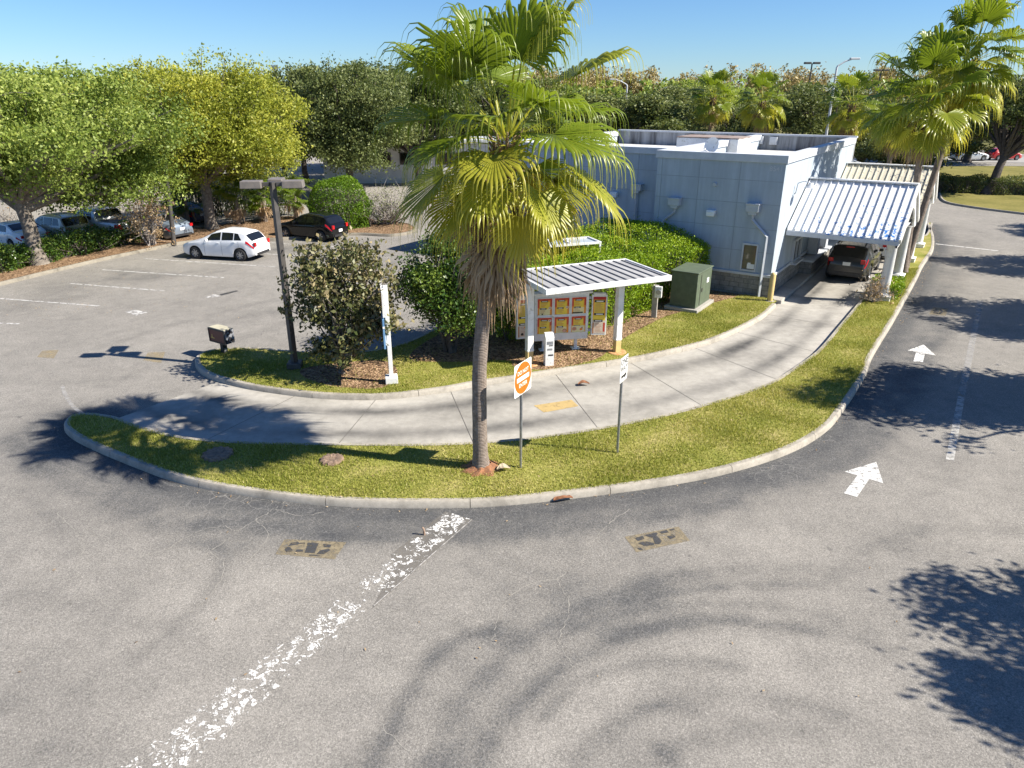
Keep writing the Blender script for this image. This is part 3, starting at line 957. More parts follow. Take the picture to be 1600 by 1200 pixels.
# open cracks in the asphalt: thin jagged sandy seams
def cracks():
    rg = np.random.default_rng(17)
    m = MB()
    lines = [[(470, 762), (430, 795), (400, 812), (372, 830), (330, 862), (270, 900)], [(400, 812), (420, 835), (395, 870), (360, 905)], [(372, 830), (345, 822), (300, 835), (255, 860), (190, 875)],
             [(430, 795), (470, 806), (505, 800)], [(330, 862), (350, 885), (330, 930), (290, 960)], [(985, 795), (955, 815), (930, 842), (905, 880), (870, 905)], [(930, 842), (975, 862), (1040, 880)],
             [(870, 905), (820, 915), (780, 960), (770, 1010)], [(870, 905), (890, 950), (875, 1000), (905, 1060)], [(1180, 775), (1210, 800), (1205, 830), (1245, 860)], [(560, 1010), (600, 1060), (590, 1120), (640, 1180)],
             [(640, 860), (610, 900), (560, 930)], [(90, 800), (130, 850), (120, 900), (170, 950)], [(1420, 740), (1400, 790), (1430, 850)], [(150, 600), (210, 590), (260, 610)]]
    for L in lines:
        P = resample(smooth_path(gp(*L), 0.1), 0.07)
        P = P + rg.normal(0, 0.016, P.shape)
        w = 0.0035 + 0.004 * np.abs(np.sin(np.arange(len(P)) * 0.35 + rg.uniform(0, 6))) * rg.uniform(0.5, 1.2, len(P))
        A = offset(P, 1.0) - P
        for i in range(len(P) - 1):
            if rg.random() < 0.10:
                continue
            a, b = P[i], P[i + 1]
            m.add([(*(a - A[i] * w[i]), 0.0035), (*(b - A[i + 1] * w[i + 1]), 0.0035), (*(b + A[i + 1] * w[i + 1]), 0.0035), (*(a + A[i] * w[i]), 0.0035)], [(0, 1, 2, 3)])
    struct(m.build('asphalt_crack', pm('sandy_crack_fill', (0.34, 0.32, 0.28), (0.22, 0.21, 0.19), 12, 0.95)), 'structure')
cracks()

# ------------------------------------------------------------------ the restaurant building
def wall_mat():
    t = NT('blue_grey_stucco')
    v = t.coord()
    n1 = t.noise(v, 0.9, 5, 0.65)
    vs = t.coord('Object', (3.5, 3.5, 0.25))
    n2 = t.noise(vs, 1.0, 4, 0.7)
    n3 = t.noise(v, 45, 2)
    col = t.ramp(n1, [(0.3, (0.365, 0.42, 0.475)), (0.7, (0.43, 0.49, 0.55))])
    col = t.mix(0.55, col, t.ramp(n2, [(0.3, 0.72), (0.65, 1.08)]), 'MULTIPLY')
    t.bump(n3, 0.2, 0.01)
    return t.done(col, 0.9, 0, 0.2)
def block_mat():
    t = NT('split_face_block')
    v = t.coord()
    # courses on both wall directions: map x+y so the bond runs round the corner
    sx = t.n('ShaderNodeSeparateXYZ'); t.l(v, sx.inputs[0])
    u = t.math('ADD', sx.outputs[0], sx.outputs[1])
    cb = t.n('ShaderNodeCombineXYZ'); t.l(u, cb.inputs[0]); t.l(sx.outputs[2], cb.inputs[1])
    br = t.n('ShaderNodeTexBrick', i_Scale=1.0)
    br.inputs['Brick Width'].default_value = 0.4; br.inputs['Row Height'].default_value = 0.2
    br.inputs['Mortar Size'].default_value = 0.008
    br.inputs['Color1'].default_value = (0.33, 0.32, 0.295, 1); br.inputs['Color2'].default_value = (0.25, 0.245, 0.23, 1); br.inputs['Mortar'].default_value = (0.13, 0.125, 0.12, 1)
    t.l(cb.outputs[0], br.inputs['Vector'])
    n = t.noise(v, 2.2, 5, 0.75)
    col = t.mix(0.7, br.outputs['Color'], t.ramp(n, [(0.3, 0.38), (0.62, 1.1)]), 'MULTIPLY')
    n2 = t.noise(v, 30, 3)
    t.bump(n2, 0.6, 0.03)
    return t.done(col, 0.95, 0, 0.15)
def inner_parapet_mat():
    t = NT('stained_parapet')
    v = t.coord('Object', (1.6, 1.6, 0.12))
    n = t.noise(v, 1.0, 5, 0.7)
    col = t.ramp(n, [(0.35, (0.09, 0.09, 0.092)), (0.6, (0.38, 0.39, 0.40))])
    return t.done(col, 0.9, 0, 0.2)
M['stucco'] = wall_mat(); M['block'] = block_mat(); M['parapet'] = inner_parapet_mat()
M['joint'] = pm('stucco_joint', (0.31, 0.345, 0.385), (0.26, 0.295, 0.335), 3, 0.9)
M['trim'] = pm('pale_blue_trim', (0.55, 0.575, 0.605), (0.46, 0.485, 0.52), 2.5, 0.6)
M['roof_white'] = pm('white_roof_membrane', (0.66, 0.66, 0.65), (0.45, 0.45, 0.44), 0.8, 0.7, dirt=(0.33, 0.32, 0.31))
M['spout'] = pm('painted_downspout', (0.50, 0.53, 0.565), (0.42, 0.45, 0.485), 4, 0.5)

bld = thing('restaurant_building', 'blue-grey stucco restaurant building with flat parapet roof and grey block base', 'building', (BC[0], BC[1], 0), -AZ)
X0, X1, D = -5.42, -0.12, 14.5
WU, WX = 1.5, -14.2
H0 = 5.76
w = MB()
th = 0.24
# outer skin: closed shells for each wall run (z from the block base to below the coping)
zb, zt = 1.02, 5.46
w.box(((X0 + X1) / 2, th / 2, (zb + zt) / 2), (X1 - X0, th, zt - zb))
w.box((X1 - th / 2, (th + D) / 2, (zb + zt) / 2), (th, D - th - 0.002, zt - zb))
w.box((X0 + th / 2, (th + D) / 2, (zb + zt) / 2 - 0.003), (th, D - th - 0.004, zt - zb - 0.006))
w.box(((WX + X0) / 2 + 0.001, WU + th / 2, (zb + zt) / 2 - 0.002), (X0 - WX - 0.004, th, zt - zb - 0.004))
w.box((WX + th / 2, WU + th + 6, (zb + zt) / 2), (th, 12 - 0.004, zt - zb))
# shallow panel joints, one material slot of the wall
jz = (1.95, 2.88, 3.86, 4.76)
for z in jz:
    w.box(((X0 + X1) / 2, -0.001, z), (X1 - X0 - 0.01, 0.006, 0.022), m=1)
    w.box(((WX + X0) / 2, WU - 0.001, z), (X0 - WX - 0.02, 0.006, 0.022), m=1)
for x in (-1.86, -3.55, -5.2):
    w.box((x, -0.002, (zb + zt) / 2), (0.022, 0.007, zt - zb - 0.02), m=1)
for x in (-6.95, -8.7, -10.45, -12.2):
    w.box((x, WU - 0.002, (zb + zt) / 2), (0.022, 0.007, zt - zb - 0.02), m=1)
wall = w.build('wall', [M['stucco'], M['joint']], bld)
b = MB()
b.box(((X0 + X1) / 2 , th / 2 - 0.02, zb / 2 - 0.03), (X1 - X0 + 0.05, th, zb + 0.05))
b.box((X1 - th / 2 + 0.03, (th + D) / 2, zb / 2 - 0.03), (th, D - th - 0.002, zb + 0.05))
b.box(((WX + X0) / 2 - 0.03, WU + th / 2 - 0.02, zb / 2 - 0.03), (X0 - WX - 0.06, th, zb + 0.05))
b.box((0.16, 9.6, 0.36), (0.55, 9.0, 0.72))
b.build('block_base', M['block'], bld)
t_ = MB()
t_.box(((X0 + X1) / 2 , th / 2 - 0.055, 1.015), (X1 - X0 + 0.10, th + 0.04, 0.11))
t_.box((X1 - th / 2 + 0.07, (th + D) / 2 + 0.03, 1.015), (th + 0.02, D - th - 0.1, 0.108))
t_.box(((WX + X0) / 2 - 0.06, WU + th / 2 - 0.055, 1.015), (X0 - WX - 0.12, th + 0.04, 0.11))
t_.box((0.17, 9.6, 0.765), (0.66, 9.1, 0.085))
for u in (6.6, 8.7):
    t_.box((0.10, u, 1.9), (0.44, 0.5, 2.1))
t_.build('ledge', M['trim'], bld, bevel=0.012)
cp = MB()
zc = (5.46 + H0) / 2; hc = H0 - 5.46
cp.box(((X0 + X1) / 2, th / 2 - 0.0, zc), (X1 - X0 + 0.14, th + 0.14, hc))
cp.box((X1 - th / 2, (th + D) / 2 + 0.03, zc), (th + 0.14, D - th - 0.08, hc - 0.003))
cp.box((X0 + th / 2, (th + D) / 2 + 0.03, zc), (th + 0.14, D - th - 0.08, hc - 0.005))
cp.box(((WX + X0) / 2 - 0.04, WU + th / 2, zc - 0.01), (X0 - WX - 0.06, th + 0.14, hc - 0.02))
cp.box((WX + th / 2, WU + th + 6, zc), (th + 0.14, 12, hc - 0.008))
cp.build('coping', M['trim'], bld, bevel=0.012)
pp = MB()
pp.box(((WX + X1) / 2, D + 0.12, 2.9), (X1 - WX + 0.02, 0.24, 5.66))
pp.box((X1 - th - 0.02, D / 2 + 0.2, 5.2), (0.03, D - 0.7, 0.5))
pp.build('rear_parapet', M['parapet'], bld)
rc = MB(); rc.box(((WX + X1) / 2, D + 0.12, 5.775), (X1 - WX + 0.16, 0.36, 0.09)); rc.build('rear_coping', M['trim'], bld)
rf = MB(); rf.box(((X0 + X1) / 2, D / 2 + 0.1, 4.9), (X1 - X0 - 0.5, D - 0.5, 0.1)); rf.box(((WX + X0) / 2, (WU + D) / 2 + 0.1, 4.93), (X0 - WX - 0.3, D - WU - 0.5, 0.1))
rf.build('roof', M['roof_white'], bld)
# roof equipment
def roof_unit(x, y, sx, sy, z0, z1, name, mats):
    m = MB(); m.box((x, y, (z0 + z1) / 2), (sx, sy, z1 - z0)); m.box((x, y, z1 + 0.03), (sx + 0.06, sy + 0.06, 0.05), m=1)
    return m.build(name, mats, bld, bevel=0.02)
M['rust_top'] = pm('rust_stained_top', (0.20, 0.13, 0.10), (0.33, 0.29, 0.26), 2.0, 0.8)
roof_unit(-6.3, 9.6, 3.3, 2.2, 4.98, 5.80, 'roof_unit', [M['white_paint'], M['rust_top']])
for x, zz in ((-5.2, 5.52), (-4.4, 5.5)):
    m = MB(); m.box((x, D - 0.12, zz - 0.05), (0.42, 0.22, 0.42)); m.box((x, D - 0.24, zz - 0.02), (0.34, 0.03, 0.3)); m.build('junction_box', M['trim'], bld, bevel=0.02)
ds = MB()
def dish(mb, c, r, d):
    vs = [c]; fs = []
    d = Vector(d).normalized(); a = d.cross(Vector((0, 0, 1))).normalized(); b_ = a.cross(d)
    c = Vector(c)
    vs = [c - d * r * 0.22]
    for j in range(1, 5):
        for k in range(20):
            q = 2 * math.pi * k / 20; rr = r * j / 4
            vs.append(c + (a * math.cos(q) + b_ * math.sin(q)) * rr - d * r * 0.22 * (1 - (j / 4) ** 2))
    for k in range(20):
        fs.append((0, 1 + k, 1 + (k + 1) % 20))
    for j in range(3):
        for k in range(20):
            fs.append((1 + j * 20 + k, 1 + (j + 1) * 20 + k, 1 + (j + 1) * 20 + (k + 1) % 20, 1 + j * 20 + (k + 1) % 20))
    mb.add(vs, fs)
dish(ds, (-4.0, 2.5, 5.86), 0.36, (-0.25, -1, 0.35))
ds.tube([(-4.0, 2.55, 4.95), (-4.0, 2.58, 5.8)], 0.03)
ds.tube([(-4.0, 2.5, 5.55), (-4.12, 2.0, 5.72)], 0.012); ds.box((-4.12, 1.98, 5.74), (0.07, 0.09, 0.07))
ds.build('satellite_dish', M['white_paint'], bld, smooth=False, auto=40)
# downspouts with scupper boxes
def spout(pts, box_x, y0, z0, z1):
    m = MB()
    m.tube(pts, 0.062, 4)
    o = m.build('downspout', M['spout'], bld)
    k = MB(); k.box((box_x, y0 - 0.16, (z0 + z1) / 2), (0.50, 0.30, z1 - z0)); k.box((box_x, y0 - 0.16, z0 - 0.06), (0.30, 0.2, 0.12)); k.box((box_x, y0 - 0.17, z1 - 0.02), (0.55, 0.35, 0.05))
    k.build('scupper_box', M['spout'], o, bevel=0.01)
spout([(-1.13, -0.10, 3.6), (-1.13, -0.10, 3.25), (-0.46, -0.10, 2.62), (-0.46, -0.14, 1.2), (-0.46, -0.16, 0.15)], -1.13, 0, 3.57, 3.90)
spout([(-4.45, -0.10, 3.6), (-4.45, -0.10, 3.28), (-4.95, -0.10, 2.85), (-4.95, -0.14, 1.2), (-4.95, -0.16, 0.15)], -4.45, 0, 3.57, 3.88)
spout([(-6.9, WU - 0.10, 3.9), (-6.9, WU - 0.10, 1.2), (-6.9, WU - 0.14, 0.15)], -6.9, WU, 3.86, 4.15)
for x, y in ((-2.85, 0), (-8.05, WU)):
    m = MB(); z = 3.35 if y == 0 else 3.57
    m.box((x, y - 0.10, z + 0.06), (0.36, 0.20, 0.16)); m.box((x, y - 0.12, z - 0.06), (0.32, 0.22, 0.10)); m.box((x, y - 0.2, z + 0.0), (0.34, 0.05, 0.2))
    m.build('wall_light', M['sign_white'], bld, bevel=0.03)
m = MB(); m.tube([(-2.84, 0.0, 4.51), (-2.84, -0.09, 4.51)], [0.09, 0.07], 12); m.build('wall_sensor', M['spout'], bld)
# utility cabinets on the wing wall
for x, z0, z1, wd, dp in ((-8.75, 1.1, 2.2, 0.95, 0.28), (-7.85, 1.1, 2.55, 0.16, 0.14)):
    m = MB(); m.box((x, WU - dp / 2 - 0.05, (z0 + z1) / 2), (wd, dp, z1 - z0)); m.box((x, WU - dp / 2 - 0.07, z1 + 0.02), (wd + 0.06, dp + 0.06, 0.04))
    m.build('utility_cabinet', M['spout'], bld, bevel=0.01)
# window
M['blind_glass'] = pm('window_glass_with_blind', (0.17, 0.125, 0.07), (0.10, 0.08, 0.055), 1.3, 0.08, spec=0.8)
f_ = MB()
xa, xb, za, zb_ = -1.40, -0.75, 1.13, 2.27
for c, d in ((((xa + xb) / 2, -0.02, zb_ - 0.03), (xb - xa, 0.07, 0.07)), (((xa + xb) / 2, -0.02, za + 0.03), (xb - xa, 0.07, 0.07)), ((xa + 0.03, -0.02, (za + zb_) / 2), (0.065, 0.066, zb_ - za - 0.14)), ((xb - 0.03, -0.02, (za + zb_) / 2), (0.065, 0.066, zb_ - za - 0.14))):
    f_.box(c, d)
wf = f_.build('window', M['cream'] if False else M['trim'], bld)
g = MB(); g.box(((xa + xb) / 2, -0.008, (za + zb_) / 2), (xb - xa - 0.12, 0.014, zb_ - za - 0.13)); g.build('pane', M['blind_glass'], wf)
g = MB(); g.box((-0.98, -0.018, 1.33), (0.3, 0.006, 0.2)); g.box((-1.05, -0.019, 1.36), (0.12, 0.006, 0.24)); g.build('notice', M['sign_white'], wf)
# pay window in the side wall
f_ = MB()
ya, yb, za, zb_ = 3.2, 4.5, 0.98, 1.98
for c, d in (((X1 + 0.03, (ya + yb) / 2, zb_), (0.16, yb - ya, 0.09)), ((X1 + 0.09, (ya + yb) / 2, za - 0.02), (0.36, yb - ya + 0.2, 0.07)), ((X1 + 0.03, ya, (za + zb_) / 2), (0.16, 0.08, zb_ - za)), ((X1 + 0.03, yb, (za + zb_) / 2), (0.16, 0.08, zb_ - za)), ((X1 + 0.03, (ya + yb) / 2, (za + zb_) / 2), (0.12, 0.06, zb_ - za))):
    f_.box(c, d)
wf = f_.build('pay_window', M['trim'], bld)
g = MB(); g.box((X1 + 0.012, (ya + yb) / 2, (za + zb_) / 2), (0.02, yb - ya - 0.1, zb_ - za - 0.1)); g.build('pane', M['glass'], wf)
# gooseneck lamps on the lit side
for u in (2.0, 13.3):
    m = MB(); zz = 4.45
    m.tube([(X1, u, zz - 0.35), (X1 + 0.06, u, zz - 0.3), (X1 + 0.1, u, zz + 0.1), (X1 + 0.35, u, zz + 0.2), (X1 + 0.6, u, zz + 0.12)], 0.022, 8)
    m.tube([(X1 + 0.6, u, zz + 0.14), (X1 + 0.6, u, zz + 0.05), (X1 + 0.6, u, zz - 0.05)], [0.06, 0.12, 0.24], 14, cap=False)
    m.build('gooseneck_lamp', M['trim'], bld, auto=50)
nm = MB(); text_into(nm, '8541', 0.26, (-0.47, -0.004, 5.24), (1, 0, 0), (0, 0, 1), 0.012)
nm.build('house_number', M['trim'], bld)
# raised apron along the side wall
ap = MB(); ap.prism([tuple(p) for p in (B(-0.1, 0.3), B(-0.1, 22), B(0.5, 22), B(0.5, -0.25), B(0.2, -0.3))][::-1], -0.02, 0.16)
struct(ap.build('apron', M['concrete'], bevel=0.02))

# ------------------------------------------------------------------ drive-through canopies
def canopy_roof_mat(flakes):
    t = NT('white_seam_roof_flaking' if flakes else 'yellowed_seam_roof')
    v = t.coord()
    base = (0.77, 0.775, 0.78) if flakes else (0.66, 0.62, 0.50)
    n = t.noise(v, 1.5, 4, 0.6)
    col = t.ramp(n, [(0.3, tuple(x * 0.86 for x in base)), (0.7, base)])
    sx = t.n('ShaderNodeSeparateXYZ'); t.l(v, sx.inputs[0])
    n2 = t.noise(v, 5.5, 5, 0.7, 0.3)
    low = t.ramp(sx.outputs[2], [(0.0, 0.0), (1.0, 1.0)])
    hz = t.math('MULTIPLY', t.math('SUBTRACT', sx.outputs[2], 2.7), 0.085 if flakes else 0.02)
    side = t.math('MULTIPLY', t.math('SUBTRACT', 3.0, sx.outputs[0]), 0.022)
    q = t.math('SUBTRACT', t.math('SUBTRACT', n2, hz), side)
    k = t.ramp(q, [(0.535, 0.0), (0.55, 1.0)])
    col = t.mix(k, col, (0.05, 0.19, 0.48) if flakes else (0.18, 0.19, 0.2))
    n3 = t.noise(v, 8, 5, 0.75)
    k2 = t.ramp(n3, [(0.66, 0.0), (0.69, 1.0)])
    col = t.mix(t.math('MULTIPLY', k2, 0.6), col, (0.32, 0.34, 0.36))
    return t.done(col, 0.45, 0, 0.4)
def canopy(uc, label, mroof):
    p = B(0, uc)
    root = thing('drive_through_canopy', label, 'canopy', (p[0], p[1], 0), -AZ, 'gabled canopies over the drive-through lane')
    x0, x1, ze, zr, hw = -0.06, 4.15, 2.72, 4.50, 3.1
    for sgn in (-1, 1):
        m = MB()
        th = 0.06
        e0, e1, r0, r1 = (x0, sgn * hw, ze), (x1, sgn * hw, ze), (x0, sgn * 0.02, zr), (x1, sgn * 0.02, zr)
        up = lambda p, d: (p[0], p[1], p[2] + d)
        q = [e0, e1, r1, r0]
        if sgn > 0:
            q = q[::-1]
        m.add(q + [up(a, -th) for a in q], [(0, 1, 2, 3), (7, 6, 5, 4), (0, 4, 5, 1), (1, 5, 6, 2), (2, 6, 7, 3), (3, 7, 4, 0)])
        k = 14
        dy, dz = -sgn * hw, zr - ze
        L = math.hypot(dy, dz)
        ang = math.atan2(dz, dy)
        for i in range(k + 1):
            x = x0 + 0.02 + (x1 - x0 - 0.04) * i / k
            c = (x, sgn * hw / 2, (ze + zr) / 2 + 0.035)
            m.box(c, (0.035, L - 0.03, 0.06), mat=Matrix.Rotation(ang if sgn < 0 else ang, 3, 'X'))
        m.build('roof_slope', mroof, root)
    m = MB(); m.box(((x0 + x1) / 2, 0, zr + 0.045), (x1 - x0 + 0.04, 0.34, 0.06)); m.build('ridge_cap', M['white_paint'], root, bevel=0.015)
    for sgn in (-1, 1):
        m = MB(); m.box(((x0 + x1) / 2, sgn * (hw - 0.01), ze - 0.13), (x1 - x0 + 0.02, 0.07, 0.16)); m.build('eave_beam', M['trim'], root)
    # gable end: solid triangular panel whose lower edge is arched
    m = MB()
    n = 24
    top = []; bot = []
    for i in range(n + 1):
        y = -hw + 2 * hw * i / n
        zt_ = ze - 0.05 + (zr - ze) * (1 - abs(y) / hw) - 0.0
        zb_ = max(ze - 0.30, min(zt_ - 0.22, ze - 0.30 + 1.15 * max(0, math.cos(math.pi * y / (2 * 2.35))) ** 0.8 if abs(y) < 2.35 else ze - 0.30))
        top.append((y, zt_)); bot.append((y, zb_))
    for i in range(n):
        for xx, fl in ((x1 - 0.10, 1), (x1 - 0.02, 0)):
            q = [(xx, bot[i][0], bot[i][1]), (xx, bot[i + 1][0], bot[i + 1][1]), (xx, top[i + 1][0], top[i + 1][1]), (xx, top[i][0], top[i][1])]
            m.add(q if not fl else q[::-1], [(0, 1, 2, 3)])
        m.add([(x1 - 0.1, *bot[i]), (x1 - 0.02, *bot[i]), (x1 - 0.02, *bot[i + 1]), (x1 - 0.1, *bot[i + 1])], [(3, 2, 1, 0)])
    m.build('gable_panel', M['white_paint'], root)
    m = MB()
    for sgn in (-1, 1):
        ang = math.atan2(zr - ze, hw) * (1 if sgn < 0 else -1)
        m.box((x1 + 0.03, sgn * hw / 2, (ze + zr) / 2 - 0.05), (0.08, math.hypot(hw, zr - ze) + 0.02, 0.2), mat=Matrix.Rotation(ang, 3, 'X'))
    m.build('barge_board', M['white_paint'], root)
    m = MB(); m.box(((x0 + x1) / 2 - 0.05, 0, ze - 0.02), (x1 - x0 - 0.2, 2 * hw - 0.9, 0.04)); m.build('soffit', M['trim'], root)
    for sgn in (-1, 1):
        m = MB(); y = sgn * 2.18
        m.tube([(3.87, y, 0.3), (3.87, y, 0.36), (3.87, y, 0.42), (3.87, y, ze - 0.28), (3.87, y, ze - 0.2)], [0.27, 0.27, 0.205, 0.19, 0.24], 20)
        c = m.build('column', M['white_paint'], root, auto=40)
        m = MB(); m.box((3.87, y, 0.17), (0.62, 0.62, 0.30)); m.box((3.87, y, 0.31), (0.66, 0.66, 0.05)); m.build('column_base', M['white_paint'], c, bevel=0.02)
    return root
can1 = canopy(4.5, 'nearer gabled white canopy with blue flaking paint over the drive-through lane', canopy_roof_mat(True))
can2 = canopy(13.15, 'farther gabled canopy with yellowed seam roof, behind the blue-flaked one', canopy_roof_mat(False))

# ------------------------------------------------------------------ menu canopy, board, pedestal
mc0 = G(853, 461, 2.66)
mdir = np.array([math.sin(R(66.3)), math.cos(R(66.3))])
mrz = math.atan2(mdir[1], mdir[0])
mcan = thing('menu_canopy', 'white flat seam-roofed canopy on two posts sheltering the menu board', 'canopy', (mc0[0], mc0[1], 0), mrz)
def _mr():
    t = NT('streaked_white_seam_roof')
    v = t.coord()
    n = t.noise(t.coord('Object', (3.0, 0.5, 1)), 1.5, 5, 0.7)
    col = t.ramp(n, [(0.3, (0.26, 0.255, 0.25)), (0.55, (0.40, 0.395, 0.385)), (0.8, (0.52, 0.515, 0.51))])
    return t.done(col, 0.5, 0, 0.4)
M['menu_roof'] = _mr()
mw = float(np.dot(G(1055, 440, 2.66)[:2] - mc0[:2], mdir))
md = 2.65
m = MB()
m.box((mw / 2, md / 2, 2.765), (mw - 0.16, md - 0.16, 0.03))
ns = 13
for i in range(ns):
    x = 0.22 + (mw - 0.44) * i / (ns - 1)
    m.box((x, md / 2, 2.795), (0.032, md - 0.2, 0.035), m=1)
M['seam_dark'] = pm('seam_shadow_tone', (0.16, 0.16, 0.165), (0.26, 0.26, 0.265), 3.0, 0.6)  # dark colour on the ribs paints in the thin shadow lines of the seams
m.build('roof', [M['menu_roof'], M['seam_dark']], mcan)
m = MB()
for c, d in (((mw / 2, 0.04, 2.73), (mw, 0.08, 0.17)), ((mw / 2, md - 0.04, 2.73), (mw, 0.08, 0.17)), ((0.04, md / 2, 2.73), (0.08, md - 0.162, 0.168)), ((mw - 0.04, md / 2, 2.73), (0.08, md - 0.162, 0.168))):
    m.box(c, d)
m.build('fascia', M['white_paint'], mcan, bevel=0.012)
m = MB(); m.box((mw / 2, md / 2, 2.69), (mw - 0.17, md - 0.17, 0.03)); m.build('soffit', M['trim'], mcan)
m = MB(); m.box((mw / 2, md / 2, 2.61), (mw - 0.3, 0.14, 0.12)); m.build('beam', M['white_paint'], mcan)
for wp in ((810.5, 577), (963, 556)):
    q = G(*wp)[:2] - mc0[:2]
    lx, ly = float(np.dot(q, mdir)), float(np.dot(q, [-mdir[1], mdir[0]]))
    lx = max(lx, 0.07)
    m = MB(); m.box((lx, ly, 1.62), (0.21, 0.21, 2.14)); m.box((lx, ly, 0.60), (0.23, 0.23, 0.05))
    pst = m.build('post', M['white_paint'], mcan, bevel=0.015)
    m = MB(); m.box((lx, ly, 0.36), (0.2, 0.2, 0.46)); m.build('post_foot', M['cream'], pst, bevel=0.012)
    m = MB(); m.tube([(lx, ly, 0.13), (lx, ly, 0.165)], [0.33, 0.30], 18); m.build('rusty_footing', M['rust'], pst)

mbc = (G(847, 555)[:2] + G(903, 552.5)[:2]) / 2 + np.array([0.02, 0.02])
brz = R(90 - 80)
board = thing('menu_board', 'white six-panel drive-through menu board with two narrow side panels', 'menu board', (mbc[0], mbc[1], 0.13), brz)
BW, B0, B1 = 1.80, 0.36, 1.90
m = MB(); m.box((0, 0.12, (B0 + B1) / 2), (BW, 0.24, B1 - B0)); m.box((0, 0.13, B1 + 0.03), (BW + 0.22, 0.32, 0.07))
m.build('cabinet', M['white_paint'], board, bevel=0.02)
for x in (-0.56, 0.52):
    m = MB(); m.box((x, 0.12, 0.18), (0.10, 0.10, 0.36)); m.box((x, 0.12, 0.02), (0.28, 0.24, 0.04)); m.build('leg', M['white_paint'], board, bevel=0.008)
for x in (-1.02, 1.02):
    for zz in (1.72, 0.62):
        m = MB(); m.box((x, 0.12, zz), (0.3, 0.06, 0.08)); m.build('bracket', M['trim'], board)
MC = {'red': (0.58, 0.05, 0.018), 'dred': (0.42, 0.015, 0.015), 'org': (0.80, 0.30, 0.03), 'yel': (0.86, 0.64, 0.06), 'pale': (0.80, 0.72, 0.38), 'blk': (0.02, 0.018, 0.016), 'cream': (0.72, 0.62, 0.50), 'tan': (0.50, 0.24, 0.13), 'wht': (0.78, 0.76, 0.72), 'pink': (0.62, 0.36, 0.28)}
MMK = list(MC); MML = [pm('menu_print_' + k, MC[k], tuple(x * 0.9 for x in MC[k]), 9, 0.3) for k in MMK]
mi = {k: i for i, k in enumerate(MMK)}
def menu_art(mb, x0, x1, z0, z1, y, kind, rg):
    """printed sheet: colour bands, dark title tags, rows of small print, round pictures; layered 2 mm apart towards the reader"""
    def rect(a, b, c, d, col, lay):
        xa, xb = x0 + (x1 - x0) * a, x0 + (x1 - x0) * b
        za, zb = z1 - (z1 - z0) * d, z1 - (z1 - z0) * c
        yy = y - 0.0015 * lay
        mb.add([(xa, yy, za), (xb, yy, za), (xb, yy, zb), (xa, yy, zb)], [(0, 1, 2, 3)], mi[col])
    def disc(a, c, r, col, lay):
        cx, cz = x0 + (x1 - x0) * a, z1 - (z1 - z0) * c
        n = 14; yy = y - 0.0015 * lay; rr = r * (x1 - x0)
        mb.add([(cx + rr * math.cos(2 * math.pi * k / n), yy, cz + rr * 0.85 * math.sin(2 * math.pi * k / n)) for k in range(n)], [tuple(range(n))], mi[col])
    if kind < 6:
        rect(0, 1, 0, 1, 'org', 1)
        rect(0, 1, 0, .12, 'red', 2); rect(0, .12, .12, .55, 'red', 2); rect(.88, 1, .12, .5, 'red', 2)
        for k in range(5):
            rect(.1 + k * .18, .19 + k * .18, 0, .06, 'dred', 3)
        rect(.17, .83, .2, .62, 'yel', 3); rect(.12, .86, .62, 1, 'yel' if kind % 2 else 'pale', 3)
        rect(.24, .72, .12, .22, 'blk', 4); rect(.30, .66, .15, .19, 'wht', 5)
        rect(.18, .62, .56, .66, 'blk', 4); rect(.26, .54, .59, .63, 'wht', 5)
        for k in range(5):
            rect(.22, .22 + rg.uniform(.25, .5), .26 + k * .055, .278 + k * .055, 'red' if k % 3 == 0 else 'tan', 5)
        for k in range(4):
            rect(.2, .2 + rg.uniform(.25, .45), .71 + k * .06, .728 + k * .06, 'tan', 5)
        if kind in (0, 1, 3):
            disc(.86, .58 if kind < 3 else .2, .1, 'wht', 6); disc(.86, .58 if kind < 3 else .2, .065, 'tan', 7)
        if kind == 2:
            rect(.05, .78, .9, .97, 'blk', 6)
        if kind == 0:
            rect(.28, .38, .9, .98, 'blk', 6)
        if kind == 5:
            rect(.05, .95, .6, 1, 'pale', 6); disc(.22, .78, .17, 'pink', 7); disc(.22, .78, .12, 'tan', 8); disc(.72, .8, .17, 'wht', 7); disc(.7, .82, .12, 'org', 8); disc(.76, .74, .07, 'tan', 9)
        if kind == 4:
            disc(.72, .86, .16, 'tan', 7); disc(.7, .88, .1, 'pink', 8)
    else:
        rect(0, 1, 0, 1, 'yel', 1); rect(0, 1, 0, .08, 'dred', 2); rect(0, .1, .08, .5, 'org', 2); rect(.9, 1, .08, .5, 'org', 2)
        rect(.1, .95, .09, .15, 'blk', 3); rect(.25, .8, .105, .135, 'wht', 4)
        rect(.1, .9, .44, .5, 'blk', 3); rect(.25, .8, .455, .485, 'wht', 4)
        rect(0, 1, .64, 1, 'cream', 2); rect(0, .12, .7, 1, 'tan', 3); rect(.85, 1, .7, .95, 'red' if kind == 7 else 'tan', 3)
        rect(.08, .8, .62, .68, 'blk', 3); rect(.2, .7, .635, .665, 'wht', 4)
        for k in range(9):
            rect(.15, .15 + rg.uniform(.3, .7), .18 + k * .028, .19 + k * .028, 'tan', 3)
        for k in range(7):
            rect(.2, .2 + rg.uniform(.3, .55), .72 + k * .038, .732 + k * .038, 'tan', 3)
        if kind == 6:
            disc(.7, .86, .13, 'tan', 4); disc(.35, .92, .12, 'blk', 4); disc(.6, .74, .1, 'org', 4)
rg = np.random.default_rng(5)
k = 0
